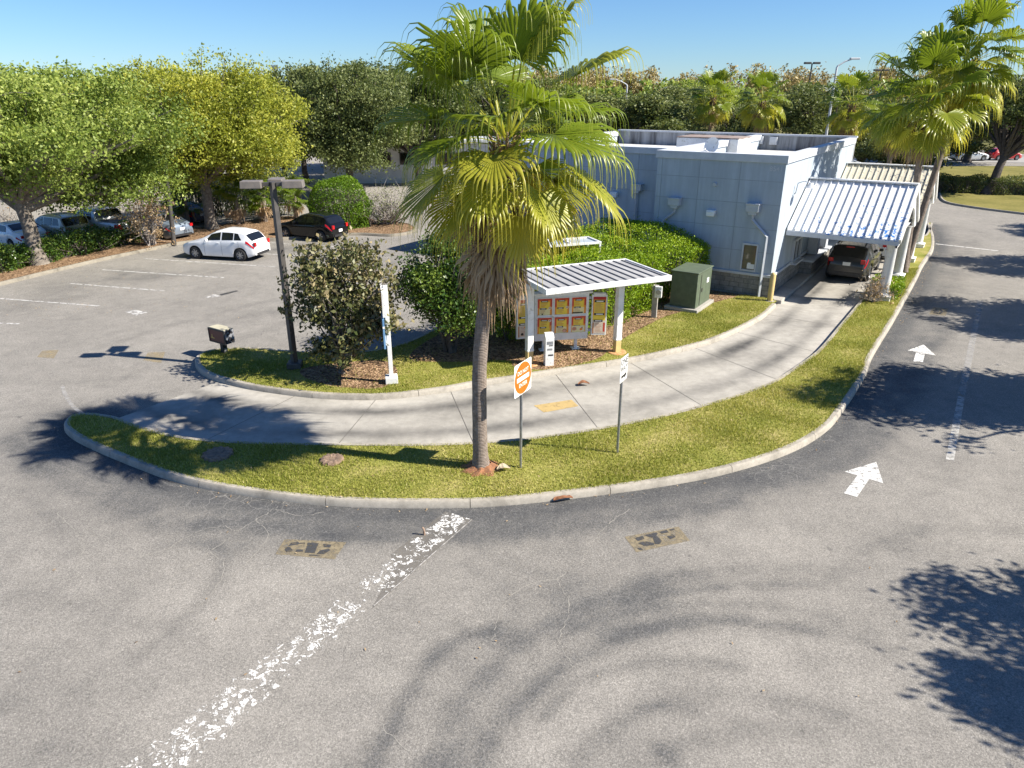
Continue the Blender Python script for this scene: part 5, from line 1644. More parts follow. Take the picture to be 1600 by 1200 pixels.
# ------------------------------------------------------------------ fan palms
def frond_geo(base, az, el, Lp, Rf, droop, rg, nseg=34, yellow=0.0, fold=0.30, hang=1.0, spread=118, steps=11, pw=0.022, shag=0.0):
    """one fan frond: petiole + pleated fan whose free segment tips hang down. returns V,F,tint"""
    V = []; F = []; T = []
    ca, sa = math.cos(az), math.sin(az)
    d = np.array([ca * math.cos(el), sa * math.cos(el), math.sin(el)])
    p = np.array(base, float)
    up = np.array([0, 0, 1.0])
    npt = 7; prev = None
    for i in range(npt):
        s = np.cross(d, up); s /= np.linalg.norm(s) + 1e-9
        nrm = np.cross(s, d)
        wv = pw * (1.5 - 0.8 * i / (npt - 1))
        o = len(V)
        V += [p - s * wv, p + nrm * wv * 0.7, p + s * wv]
        T += [0.72 + yellow * 0.3] * 3
        if i:
            F += [(o - 3, o - 2, o + 1, o), (o - 2, o - 1, o + 2, o + 1)]
        if i < npt - 1:
            p = p + d * (Lp / (npt - 1))
            d = d - up * droop * (0.25 + i / npt) / npt
            d /= np.linalg.norm(d)
    s = np.cross(d, up); s /= np.linalg.norm(s) + 1e-9
    nrm = np.cross(s, d); nrm /= np.linalg.norm(nrm)
    ro = rg.normal(0, 0.22); s, nrm = s * math.cos(ro) + nrm * math.sin(ro), nrm * math.cos(ro) - s * math.sin(ro)
    spr = R(spread); dphi = 2 * spr / (nseg - 1)
    yb = rg.normal(0, 0.06)
    for k in range(nseg):
        phi = -spr + dphi * k
        a = abs(phi) / spr
        L = Rf * (1.0 - 0.36 * a ** 2.2) * rg.uniform(0.80, 1.12)
        e = d * math.cos(phi) + s * math.sin(phi) + nrm * (fold * abs(math.sin(phi)) - 0.10)
        e = e / np.linalg.norm(e)
        side = -d * math.sin(phi) + s * math.cos(phi)
        q = np.array(p); L0 = L / steps
        o = len(V)
        joined = 0.60 - 0.10 * a
        tb = 0.42 + yb + yellow * 0.5 + 0.05 * (k % 2)
        hg = hang * rg.uniform(0.7, 1.3)
        for i in range(steps + 1):
            t = i / steps
            r = t * L
            wfull = max(0.012, r * dphi * 0.52)
            wj = joined * L * dphi * 0.52
            w = wfull if t < joined else wj * max(0.06, 0.62 * (1 - 1.5 * (t - joined) / (1 - joined))) + 0.002
            sd_ = side - e * side.dot(e); sd_ /= np.linalg.norm(sd_) + 1e-9
            nn = np.cross(sd_, e)
            V += [q - sd_ * w, q + nn * (w * 0.62), q + sd_ * w]
            tt = tb + (0.30 + 0.35 * yellow) * max(0, t - 0.45) + rg.normal(0, 0.015)
            T += [tt - 0.02, tt + 0.05, tt - 0.02]
            if i:
                b_ = o + i * 3
                F += [(b_ - 3, b_ - 2, b_ + 1, b_), (b_ - 2, b_ - 1, b_ + 2, b_ + 1)]
            if i < steps:
                g = 0.015 if t < joined * 0.95 else 0.55 * (1 + 3.5 * max(0, t - joined) / (1 - joined))
                e = e - up * g * hg
                if shag:
                    e = e + rg.normal(0, shag, 3)
                e = e / np.linalg.norm(e)
                q = q + e * L0
    return np.array(V), np.array(F), np.clip(np.array(T), 0, 1)
def make_palm(name, label, base, spine, r0, r1, heart, fr, skirt, seed, group=None, detail=True, tr=0.0):
    """spine: trunk centre line (world points); fr: list of (az, el, petiole, fan, droop, yellow); skirt: dead fronds"""
    rg = np.random.default_rng(seed)
    root = thing(name, label, 'palm tree', base, 0, group)
    B0_ = np.array(base)
    m = MB()
    P = smooth_path3([np.array(p) - B0_ for p in spine], 0.14)
    n = len(P)
    rad = []
    for i in range(n):
        t = i / (n - 1); z = P[i][2]
        rr = r0 + (r1 - r0) * t + 0.42 * r0 * math.exp(-z / 0.22) + 0.012 * math.sin(z * 9.5) * 0.3
        rad.append(rr)
    m.tube(P, rad, 20)
    m.build('trunk', M['palm_bark'], root, smooth=True)
    hb = np.array(heart) - B0_
    k = 0
    for (az, el, lp, rf, dr, ye) in fr:
        b_ = hb + np.array([0.12 * math.cos(az), 0.12 * math.sin(az), -0.55 * (1 - (el + 1.2) / 2.4) + 0.1])
        V, F, T = frond_geo(b_, az, el, lp, rf, dr, rg, yellow=ye, nseg=44 if detail else 26, hang=1.0 if el > -0.2 else 0.6)
        np_mesh('frond', V, F, M['frond'], root, {'tint': T})
    # boots round the heart
    m = MB()
    for i in range(42):
        a = i * 2.4; z = hb[2] - 0.1 - 1.15 * (i / 42)
        c, s = math.cos(a), math.sin(a)
        ax = np.array(P[-1]) if False else hb
        off = 0.13
        x, y = hb[0] + (P[max(0, n - 1 - int(i * 0.25))][0] - P[-1][0]), hb[1] + (P[max(0, n - 1 - int(i * 0.25))][1] - P[-1][1])
        m.tube([(x + off * c, y + off * s, z - 0.15), (x + (off + 0.10) * c, y + (off + 0.10) * s, z + 0.12), (x + (off + 0.2) * c, y + (off + 0.2) * s, z + 0.26)], [0.05, 0.035, 0.02], 5)
    m.build('leaf_boots', pm('palm_boots', (0.25, 0.16, 0.10), (0.12, 0.07, 0.045), 12, 0.9) if 'boots' not in M else M['boots'], root)
    VV = []; FF = []; TT = []; o = 0
    for (az, zrel, lp, rf, el, ye) in skirt:
        i = int(np.argmin([abs(p[2] - (hb[2] + zrel)) for p in P]))
        b_ = np.array(P[i]) + np.array([0.14 * math.cos(az), 0.14 * math.sin(az), 0])
        V, F, T = frond_geo(b_, az, el, lp, rf, 1.2, rg, yellow=0.0, nseg=26 if detail else 18, hang=1.5, fold=0.75, spread=80, steps=8, shag=0.05)
        VV.append(V); FF.append(F + o); TT.append(np.clip(T * 0.5 + rg.uniform(-0.1, 0.45), 0, 1)); o += len(V)
    if VV:
        np_mesh('dead_skirt', np.vstack(VV), np.vstack(FF), M['frond_dead'], root, {'tint': np.concatenate(TT)})
    return root
def smooth_path3(pts, step):
    P = [np.array(p, float) for p in pts]; out = []
    n = len(P)
    for i in range(n - 1):
        p0, p1, p2, p3 = P[max(i - 1, 0)], P[i], P[i + 1], P[min(i + 2, n - 1)]
        k = max(1, int(np.linalg.norm(p2 - p1) / step))
        for j in range(k):
            t = j / k
            out.append(0.5 * (2 * p1 + (p2 - p0) * t + (2 * p0 - 5 * p1 + 4 * p2 - p3) * t**2 + (3 * p1 - p0 - 3 * p2 + p3) * t**3))
    out.append(P[-1])
    return out
M['boots'] = pm('palm_boots', (0.25, 0.16, 0.10), (0.12, 0.07, 0.045), 12, 0.9)

def fronds_for(n, rg, rf=1.15, lp=1.2, lo=-52, hi=84, front_bias=None):
    out = []
    for i in range(n):
        t = (i + 0.5) / n
        el = hi + (lo - hi) * t ** 0.92
        az = i * 2.39996 + rg.normal(0, 0.16)
        ye = 0.0 if t < 0.45 else 0.65 * (t - 0.45) / 0.55 + rg.normal(0, 0.1)
        out.append((az, R(el + rg.normal(0, 6)), lp * rg.uniform(0.85, 1.2) * (1.12 if t < .3 else 1), rf * rg.uniform(0.88, 1.12) * (1.0 - 0.28 * max(0, t - .6) / .4), 0.55 + 0.5 * t, max(0, ye)))
    return out
rgp = np.random.default_rng(21)
b0 = G(752, 733, 0.1)
py0 = b0[1]
spine = [(b0[0], py0, 0.0), tuple(Y(750, 690, py0)), tuple(Y(749, 620, py0)), tuple(Y(750, 560, py0)), tuple(Y(757, 480, py0)), tuple(Y(768, 400, py0)), tuple(Y(780, 310, py0 + 0.05)), tuple(Y(789, 225, py0 + 0.05))]
heart = np.array(spine[-1]) + np.array([0.02, 0, 0.12])
sk = []
for i in range(46):
    t = i / 46
    sk.append((i * 2.4 + rgp.normal(0, .3), -0.8 - 1.45 * t, rgp.uniform(0.3, 0.7), rgp.uniform(0.75, 1.1), R(rgp.uniform(-86, -58)), 0))
# a few long dead fronds hanging off the right side
sk += [(R(5), -0.75, 0.95, 0.95, R(-30), 0), (R(-25), -0.8, 0.75, 0.9, R(-45), 0), (R(12), -0.55, 1.25, 0.8, R(-28), 0), (R(200), -0.9, 0.75, 0.8, R(-42), 0)]
make_palm('fan_palm', 'large fan palm in the foreground strip with a brown skirt of dead fronds', (b0[0], py0, 0.1), spine, 0.165, 0.135, heart, fronds_for(38, rgp, 1.6, 1.25, lo=-48), sk, 31)
# clay mound and roots at its foot
m = MB(); n = 40
vs = []; fs = []
for j, (r_, z_) in enumerate(((0.44, 0.0), (0.36, 0.035), (0.28, 0.07), (0.2, 0.12))):
    for k in range(n):
        q = r_ * (1 + 0.12 * math.sin(5 * k + j) + 0.1 * random.random())
        vs.append((q * math.cos(2 * math.pi * k / n), q * math.sin(2 * math.pi * k / n) * 0.85, z_ + 0.02 * random.random()))
for j in range(3):
    for k in range(n):
        fs.append((j * n + k, j * n + (k + 1) % n, (j + 1) * n + (k + 1) % n, (j + 1) * n + k))
m.add(vs, fs)
pal = [o for o in bpy.data.objects if o.name == 'fan_palm'][0]
ro = m.build('root_mat', pm('red_root_mat', (0.34, 0.15, 0.07), (0.20, 0.10, 0.055), 22, 0.95, bump=0.8), pal); ro.location = (0, 0, 0.03)

# the two palms beside the drive-through canopy: shared fronds, then copies farther off
rg2 = np.random.default_rng(77)
def palm_generic(name, label, base, lean, H, seed, nf=34, group=None, rf=1.15, lp=1.2, skn=22, detail=False):
    rg = np.random.default_rng(seed)
    bx, by, bz = base
    sp = [(bx, by, bz), (bx + lean[0] * .3, by + lean[1] * .3, bz + H * .3), (bx + lean[0] * .65, by + lean[1] * .65, bz + H * .65), (bx + lean[0], by + lean[1], bz + H)]
    sk = [(i * 2.4 + rg.normal(0, .3), -0.6 - 1.15 * i / skn, rg.uniform(0.25, 0.5), rg.uniform(0.7, 1.0), R(rg.uniform(-86, -60)), 0) for i in range(skn)]
    return make_palm(name, label, base, sp, 0.16, 0.13, np.array(sp[-1]) + np.array([0, 0, 0.1]), fronds_for(nf, rg, rf, lp), sk, seed + 1, group, detail)
q = G(1412, 423); top = Y(1516, 98, q[1] + 0.7)
palm_generic('fan_palm', 'tallest fan palm on the right, its trunk rising past the canopy columns', (q[0], q[1], 0.1), (top[0] - q[0], top[1] - q[1]), top[2] - 0.1, 51, 36, rf=1.6, lp=1.35)
q2 = B(4.0, 8.1); top2 = Y(1450, 160, q2[1] + 0.2)
palm_generic('fan_palm', 'lower fan palm with a wide shaggy skirt, left of the tallest palm', (q2[0], q2[1], 0.1), (top2[0] - q2[0], top2[1] - q2[1]), top2[2] - 0.1, 61, 40, rf=1.6, lp=1.4, skn=44)
far = palm_generic('fan_palm', 'fan palm behind the building, leftmost of the three palms over the rear parapet', (0, 0, 0), (0.15, 0.1), 6.6, 71, 30, 'fan palms behind the building', rf=1.4, lp=1.2, skn=14)
def put(px, py, D):
    return Y(px, py, D)
c1 = put(1113, 145, 66); far.location = (c1[0], c1[1], c1[2] - 7.0)
c2 = put(1196, 150, 62); f2 = dup(far, (c2[0], c2[1], c2[2] - 7.0), 2.1, 'fan palm behind the building, middle one of the three palms over the rear parapet')
c3 = put(1331, 156, 56); f3 = dup(far, (c3[0], c3[1], c3[2] - 7.0), 4.4, 'fan palm behind the building, rightmost of the three over the rear parapet')
c4 = put(1408, 165, 49); f4 = dup(far, (c4[0], c4[1], c4[2] - 7.2), 1.2, 'fan palm with a thin pale trunk, mostly hidden behind the lower right palm')
for f_ in (far, f2, f3, f4):
    f_.scale = (1.0, 1.0, 1.0)

# ------------------------------------------------------------------ trees on the left
t1 = G(63, 416)
make_tree('oak_tree', 'green oak at the left edge with a pale leaning trunk and low spreading limbs', 'tree', (t1[0], t1[1], 0.1), 8.5, 3.4, 0.36, 6.4, 5.0, 40, 95000, 0.155, M['oak_leaf2'], M['bark'], 101, low=0.26, lean=(-0.5, 0.4), cx=(1.6, 1.5), topbias=1.0)
t2 = G(332, 360)
make_tree('oak_tree', 'yellow-green oak behind the white hatchback, taller than its neighbours', 'tree', (t2[0], t2[1], 0.1), 9.6, 3.6, 0.34, 6.0, 5.0, 40, 92000, 0.155, M['oak_leaf'], M['bark'], 102, low=0.20, cx=(0.8, 0.6))
t3 = Y(548, 300, 60)
make_tree('oak_tree', 'dark green oak behind the round clipped bush', 'tree', (t3[0], t3[1], 0), 10.0, 3.4, 0.34, 5.4, 4.6, 34, 64000, 0.18, M['dark_leaf'], M['bark_dark'], 103, low=0.14, cx=(0.1, 0))
def treeV(idx, mleaf, seed, lsz=0.22, n=34000, name='oak_tree', label='', cat='tree', H=9.5, rx=4.6):
    return make_tree(name, label, cat, (0, 0, 0), H, H * 0.32, 0.28, rx, rx * 0.95, 22, n, lsz, mleaf, M['bark_dark'], seed, low=0.24)
back = []
V_g = treeV(0, M['oak_leaf2'], 201, label='green oak at the far left behind the first row'); V_y = treeV(1, M['oak_leaf'], 202, label='x'); V_d = treeV(2, M['dark_leaf'], 203, label='x')
used = set()
def place(var, px, D, top_py, wpx, label, grp, rz, z0=0.0):
    p = Y(px, 300, D); zt = CAMH + (145 - top_py) / 1110.0 * D * 0.93
    sc_z = zt / 9.5; sc_r = (wpx / 2 * (D * 0.93 + 3) / 1110.0) / 4.6
    if var.name not in used:
        used.add(var.name)
        o = var; o.location = (p[0], p[1], z0); o.rotation_euler = (0, 0, rz); o.scale = (sc_r, sc_r, sc_z); o['label'] = label; o['group'] = grp
    else:
        o = dup(var, (p[0], p[1], z0), rz, label, grp, (sc_r, sc_r, sc_z))
    return o
GL = 'oaks along the left car park'; GB = 'dark oaks behind the restaurant'
for var, px, D, tp, wd, lb, rz in (
    (V_g, -30, 50, 112, 190, 'green oak cut off by the left picture edge, behind the pale leaning trunk', 0.3),
    (V_g, 105, 66, 112, 230, 'rounded green oak whose top rises behind the leftmost leaning oak', 1.4),
    (V_y, 205, 60, 118, 190, 'yellowish oak between the leftmost oak and the tall yellow-green one', 0.8),
    (V_y, 285, 72, 104, 180, 'thin-topped yellowish oak just behind the tall yellow-green oak', 2.2),
    (V_d, 386, 105, 131, 95, 'small dark rounded oak below the far left street light', 1.0),
    (V_y, 448, 64, 150, 130, 'yellow-green oak overlapping the left side of the dark oak', 3.3),
    (V_d, 480, 70, 112, 150, 'dark oak left of the dark oak over the round bush', 4.1),
    (V_d, 655, 68, 120, 190, 'dark oak half hidden behind the left fronds of the foreground palm', 2.6),
    (V_d, 590, 82, 108, 200, 'dark oak rising just behind the dark oak over the round bush', 0.7),
    (V_g, 20, 84, 112, 200, 'green oak far behind the left picture edge', 2.0),
    (V_d, 780, 90, 128, 220, 'dark oak seen through the crown of the foreground palm', 5.0)):
    place(var, px, D, tp, wd, lb, GL, rz)
for var, px, D, tp, wd, lb, rz in (
    (V_d, 885, 74, 150, 190, 'dark oak right behind the foreground palm crown above the left parapet', 0.5),
    (V_d, 985, 68, 150, 210, 'broad greyish oak above the left wing of the building', 1.7),
    (V_d, 1050, 92, 140, 150, 'oak between the broad greyish oak and the leftmost rear palm', 2.9),
    (V_g, 1075, 120, 128, 120, 'sunlit green oak far behind the leftmost rear palm', 0.4),
    (V_d, 1155, 80, 165, 120, 'dark oak in the gap between the left and middle rear palms', 3.9),
    (V_d, 1262, 74, 135, 170, 'tall dark oak between the middle and right rear palms', 5.2),
    (V_d, 1335, 78, 176, 190, 'low dark oak beneath the right rear palm', 0.9),
    (V_d, 1420, 66, 190, 170, 'low dark oak behind the far gabled canopy', 2.4),
    (V_d, 1500, 92, 142, 180, 'dark oak glimpsed behind the two right-hand palms', 4.6)):
    place(var, px, D, tp, wd, lb, GB, rz)
rt = G(1540, 305)
make_tree('oak_tree', 'dark oak with a bare leaning trunk on the lawn at the right edge', 'tree', (rt[0], rt[1], 0.1), 9.6, 3.6, 0.36, 5.2, 4.6, 20, 20000, 0.2, M['dark_leaf'], M['bark_dark'], 110, low=0.34, lean=(1.1, 0.3), cx=(2.6, 1))
place(V_d, 1680, 66, 135, 230, 'dark oak cut off by the right picture edge', GB, 1.1)
# row of oaks on the verge beside the road (right of the picture, they throw the shadows on the road)
GV = 'oaks on the verge beside the road'
for (x, y, s, rz, lb) in ((14.5, 6.6, 0.63, 0.2, 'oak on the roadside verge nearest the camera, right of the picture'), (18.7, 16.7, 0.74, 1.9, 'oak on the roadside verge opposite the two white arrows'), (25.0, 24.6, 0.70, 3.3, 'oak on the roadside verge opposite the building corner'), (31.8, 33.0, 0.74, 0.9, 'oak on the roadside verge opposite the gabled canopies'), (39.5, 43.0, 0.66, 2.7, 'oak on the roadside verge farthest along the road')):
    dup(V_d, (x, y, 0), rz, lb, GV, (s, s, s * 1.02))

# ------------------------------------------------------------------ shrubs
mg = G(537, 590)
make_tree('magnolia', 'sparse bronze-green magnolia on the left grass island beside the lamp post', 'tree', (mg[0], mg[1], 0.12), 4.15, 0.5, 0.075, 1.85, 1.55, 38, 9500, 0.14, M['mag_leaf'], M['bark'], 120, low=-0.02, twig=0.17, cx=(0.3, 0.1), crad=(0.18, 0.32), per=14)
lgp = G(704, 556)
lig = make_tree('ligustrum_tree', 'dense multi-stemmed glossy green tree left of the foreground palm', 'tree', (lgp[0], lgp[1], 0.12), 3.6, 1.0, 0.10, 2.1, 1.9, 34, 42000, 0.095, M['lig_leaf'], M['bark_dark'], 121, low=0.10, twig=0.2, cx=(0.15, 0.5))
m = MB()
for k in range(4):
    a = k * 1.6; m.tube([(0.12 * math.cos(a), 0.12 * math.sin(a), -0.05), (0.25 * math.cos(a), 0.25 * math.sin(a), 0.6), (0.7 * math.cos(a), 0.7 * math.sin(a), 1.7)], [0.07, 0.055, 0.03], 7)
m.build('stem', M['bark_dark'], lig)
hp = [np.array(p) for p in ((-0.2, 23.1), (2.6, 23.6), (4.6, 25.6), (6.3, 27.9))] + [B(-2.5, -0.55), B(-2.6, -0.25), B(-5.6, -0.3), B(-6.4, 0.5), np.array([2.4, 31.2]), np.array([0.2, 27.5]), np.array([-0.6, 25])]
def hz(x, y):
    u = (np.array([x, y]) - BC) @ BU; n = (np.array([x, y]) - BC) @ BN
    h = 2.32 + 0.55 * max(0, 1 - abs(u + 0.6) / 3.0) * max(0, min(1, (-n - 2.4) / 2.0)) * (1 if n > -7.5 else 0.5)
    return h - 0.35 * max(0, 1 - (-n - 2.4) / 1.5)
hedge('boxy_hedge', 'big bright green clipped hedge behind the menu canopy, against the building', 'hedge', resample(smooth_path(hp, 0.5, True), 0.4, True), hz, M['bright_leaf'], 85000, 0.072, 130)
# round bush, bare shrub, left hedge row
rb = G(531, 358)
hedge('round_bush', 'round bright green clipped bush at the end of the parking row', 'bush', [np.array([rb[0] + 1.95 * math.cos(a), rb[1] + 0.4 + 1.7 * math.sin(a)]) for a in np.linspace(0, 2 * math.pi, 22)[:-1]],
      lambda x, y: 0.9 + 2.35 * math.sqrt(max(0.0, 1 - (((x - rb[0]) / 2.05) ** 2 + ((y - rb[1] - 0.4) / 1.8) ** 2))), M['bush_leaf'], 26000, 0.085, 140, rough=0.25)
gs = G(606, 352)
def bare_shrub(label, loc, H, r, n, leaves, seed, mleaf=None, name='bare_shrub'):
    rg = np.random.default_rng(seed)
    root = thing(name, label, 'shrub', loc)
    m = MB(); tips = []
    for i in range(n):
        a = rg.uniform(0, 6.28); e = rg.uniform(0.35, 1.4)
        L = H * rg.uniform(0.6, 1.0)
        p0 = Vector((rg.normal(0, .12) * r, rg.normal(0, .12) * r, 0))
        d = Vector((math.cos(a) * math.cos(e), math.sin(a) * math.cos(e), math.sin(e)))
        d.x *= r / H * 1.3; d.y *= r / H * 1.3
        p1 = p0 + d * L * 0.45 + Vector(rg.normal(0, 0.06, 3)); p2 = p0 + d * L + Vector(rg.normal(0, 0.1, 3))
        m.tube([p0, p1, p2], [0.022 * H / 1.5, 0.014 * H / 1.5, 0.004], 4, cap=False)
        for _ in range(5):
            t = rg.uniform(0.35, 1); s = p0.lerp(p2, t); e2 = s + Vector(rg.normal(0, 0.28 * H / 2, 3)) + Vector((0, 0, 0.1 * H))
            e2.z = max(e2.z, 0.08)
            m.tube([s, s.lerp(e2, 0.5) + Vector(rg.normal(0, 0.04, 3)), e2], [0.009 * H / 1.5, 0.006 * H / 1.5, 0.002], 3, cap=False); tips.append(e2)
    m.build('branches', M['twig'], root)
    if leaves:
        T = np.array([tuple(t) for t in tips]); C = T[rg.integers(0, len(T), leaves)] + rg.normal(0, 0.09, (leaves, 3)); C[:, 2] = np.maximum(C[:, 2], 0.05)
        V, F, A = leaf_cloud(C, rg.normal(0.6, 0.25, leaves), 0.09, rg)
        np_mesh('foliage', V, F, mleaf or M['dead_leaf'], root, {'tint': A})
    return root
bare_shrub('grey leafless shrub on the mulch island right of the round bush', (gs[0], gs[1], 0.12), 2.6, 2.3, 90, 1500, 141, M['dark_leaf'])
bare_shrub('dry grey shrub at the foot of the nearest canopy column', (*B(3.55, 1.75), 0.12), 1.0, 0.8, 60, 500, 142, M['dead_leaf'])
cr = G(16, 372)
bare_shrub('bare upright sapling by the left picture edge', (cr[0], cr[1], 0.1), 2.4, 0.7, 12, 60, 143, M['dead_leaf'], 'bare_sapling')
sp_ = G(236, 386)
bare_shrub('tan dead-leaved sapling between the pickup and the brown pole', (sp_[0], sp_[1], 0.1), 3.2, 1.0, 30, 3200, 144, M['dead_leaf'], 'dead_sapling')
cb = B(3.85, 3.0)
hedge('column_shrub', 'small bright green clipped shrub between the two nearest canopy columns', 'shrub', [cb + BU * a + BN * b_ for a, b_ in ((-0.7, -0.55), (0.9, -0.55), (0.9, 0.6), (-0.7, 0.6))], lambda x, y: 0.85, M['bright_leaf'], 5000, 0.075, 145)
# hedge row of the left car park: separate shrubs
hk = smooth_path(gp((-60, 440), (0, 427), (60, 413), (110, 402), (160, 391), (205, 381)), 0.3)
hk = resample(hk, 1.0)
labs = ['leftmost dark shrub of the car park hedge row', 'dark shrub in front of the leaning oak trunk', 'shrub just right of the leaning oak trunk in the hedge row', 'shrub in the hedge row below the tan estate car', 'shrub in the hedge row between the tan estate car and the pickup', 'shrub in the hedge row below the silver pickup cab', 'last shrub of the hedge row below the pickup bed', 'end shrub']
idx = np.linspace(0, len(hk) - 1, 7).astype(int)
for i, j in enumerate(idx):
    c = hk[j]; t = hk[min(j + 1, len(hk) - 1)] - hk[max(j - 1, 0)]; t /= np.linalg.norm(t); nn = np.array([-t[1], t[0]])
    c = c + nn * 0.1
    P = [c + t * a * 1.35 + nn * b_ * 0.85 for a, b_ in ((-1, -.8), (-.5, -1), (.5, -1), (1, -.8), (1, .8), (.5, 1), (-.5, 1), (-1, .8))]
    hh = 1.05 + 0.25 * math.sin(i * 2.1)
    hedge('hedge_shrub', labs[i], 'shrub', P, lambda x, y, h=hh: h, M['lig_leaf'], 4200, 0.10, 150 + i, 'shrubs of the car park hedge row', rough=0.3)
# shaded palmetto clumps and dark understorey behind the white hatchback
for i, (px, py, D, lb) in enumerate(((293, 345, 46, 'dark palmetto clump left of the yellow-green oak trunk'), (372, 345, 46.5, 'dark palmetto clump right of the yellow-green oak trunk'), (415, 345, 47.5, 'palmetto clump with tan dead fronds behind the lamp post'), (462, 335, 49, 'palmetto clump behind the black hatchback'))):
    rg = np.random.default_rng(300 + i)
    p = Y(px, py, D)
    root = thing('palmetto_clump', lb, 'palmetto', (p[0], p[1], 0.1), 0, 'palmettos behind the parked hatchbacks')
    VV, FF, TT = [], [], []; o = 0
    for k in range(26):
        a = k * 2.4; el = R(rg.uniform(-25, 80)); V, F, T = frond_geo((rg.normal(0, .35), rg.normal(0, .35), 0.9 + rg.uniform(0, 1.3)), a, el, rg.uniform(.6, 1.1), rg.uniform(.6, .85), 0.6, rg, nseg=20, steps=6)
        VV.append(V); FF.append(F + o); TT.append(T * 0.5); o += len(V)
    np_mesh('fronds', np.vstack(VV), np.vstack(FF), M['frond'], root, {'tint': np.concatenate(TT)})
    VV, FF, TT = [], [], []; o = 0
    for k in range(9 if i in (1, 2) else 4):
        a = k * 2.4; V, F, T = frond_geo((rg.normal(0, .3), rg.normal(0, .3), 1.3), a, R(-60), .4, .9, 0.9, rg, nseg=16, steps=6, fold=.6, spread=80)
        VV.append(V); FF.append(F + o); TT.append(T); o += len(V)
    np_mesh('dead_fronds', np.vstack(VV), np.vstack(FF), M['frond_dead'], root, {'tint': np.concatenate(TT)})
    m = MB(); m.tube([(0, 0, -.1), (0.05, 0, 1.6)], [0.16, 0.13], 9); m.build('trunk', M['palm_bark'], root)
p = Y(330, 345, 51)
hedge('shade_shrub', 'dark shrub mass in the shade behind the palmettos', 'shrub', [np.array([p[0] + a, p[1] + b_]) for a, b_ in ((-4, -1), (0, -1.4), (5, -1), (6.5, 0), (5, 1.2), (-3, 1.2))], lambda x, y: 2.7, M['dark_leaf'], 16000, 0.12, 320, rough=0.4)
# clipped hedges on the far lawn at the right
for px, py, wv, lb in ((1508, 303, 2.6, 'small ragged hedge on the far lawn left of the leaning oak'), (1586, 306, 4.2, 'dense dark hedge on the far lawn at the right edge'), (1462, 302, 1.6, 'low hedge stub beside the far canopy at the lawn edge')):
    p = G(px, py)
    hedge('lawn_hedge', lb, 'hedge', [p[:2] + np.array([a * wv / 2, b_]) for a, b_ in ((-1, -.6), (1, -.6), (1, .6), (-1, .6))], lambda x, y: 1.45, M['dark_leaf'], 5000, 0.11, 160 + px, 'hedges on the far lawn', rough=0.3)

# ------------------------------------------------------------------ far woods
def woods(name, xr, D0, D1, top, n, mat, seed, size, var=0.35):
    rg = np.random.default_rng(seed)
    k = int((xr[1] - xr[0]) / 3.6)
    cl = []
    for i in range(k * 3):
        x = rg.uniform(*xr); y = rg.uniform(D0, D1); h = top * rg.uniform(1 - var, 1.0)
        r = rg.uniform(2.2, 4.2)
        cl.append((x, y, h * 0.62, r, r, h * 0.40, 1))
    C, T, _ = crown_points(cl, n, rg, 0.7, 14)
    V, F, A = leaf_cloud(C, T, size, rg)
    struct(np_mesh(name, V, F, mat, attr={'tint': A}), 'stuff')
woods('cypress_wood', (-10, 260), 215, 260, 16.0, 95000, M['cypress_leaf'], 401, 0.75)
woods('far_wood', (-260, 60), 150, 190, 11.2, 34000, M['oak_leaf2'], 402, 0.9)
woods('far_wood', (20, 190), 128, 150, 8.2, 30000, M['dark_leaf'], 403, 0.7)

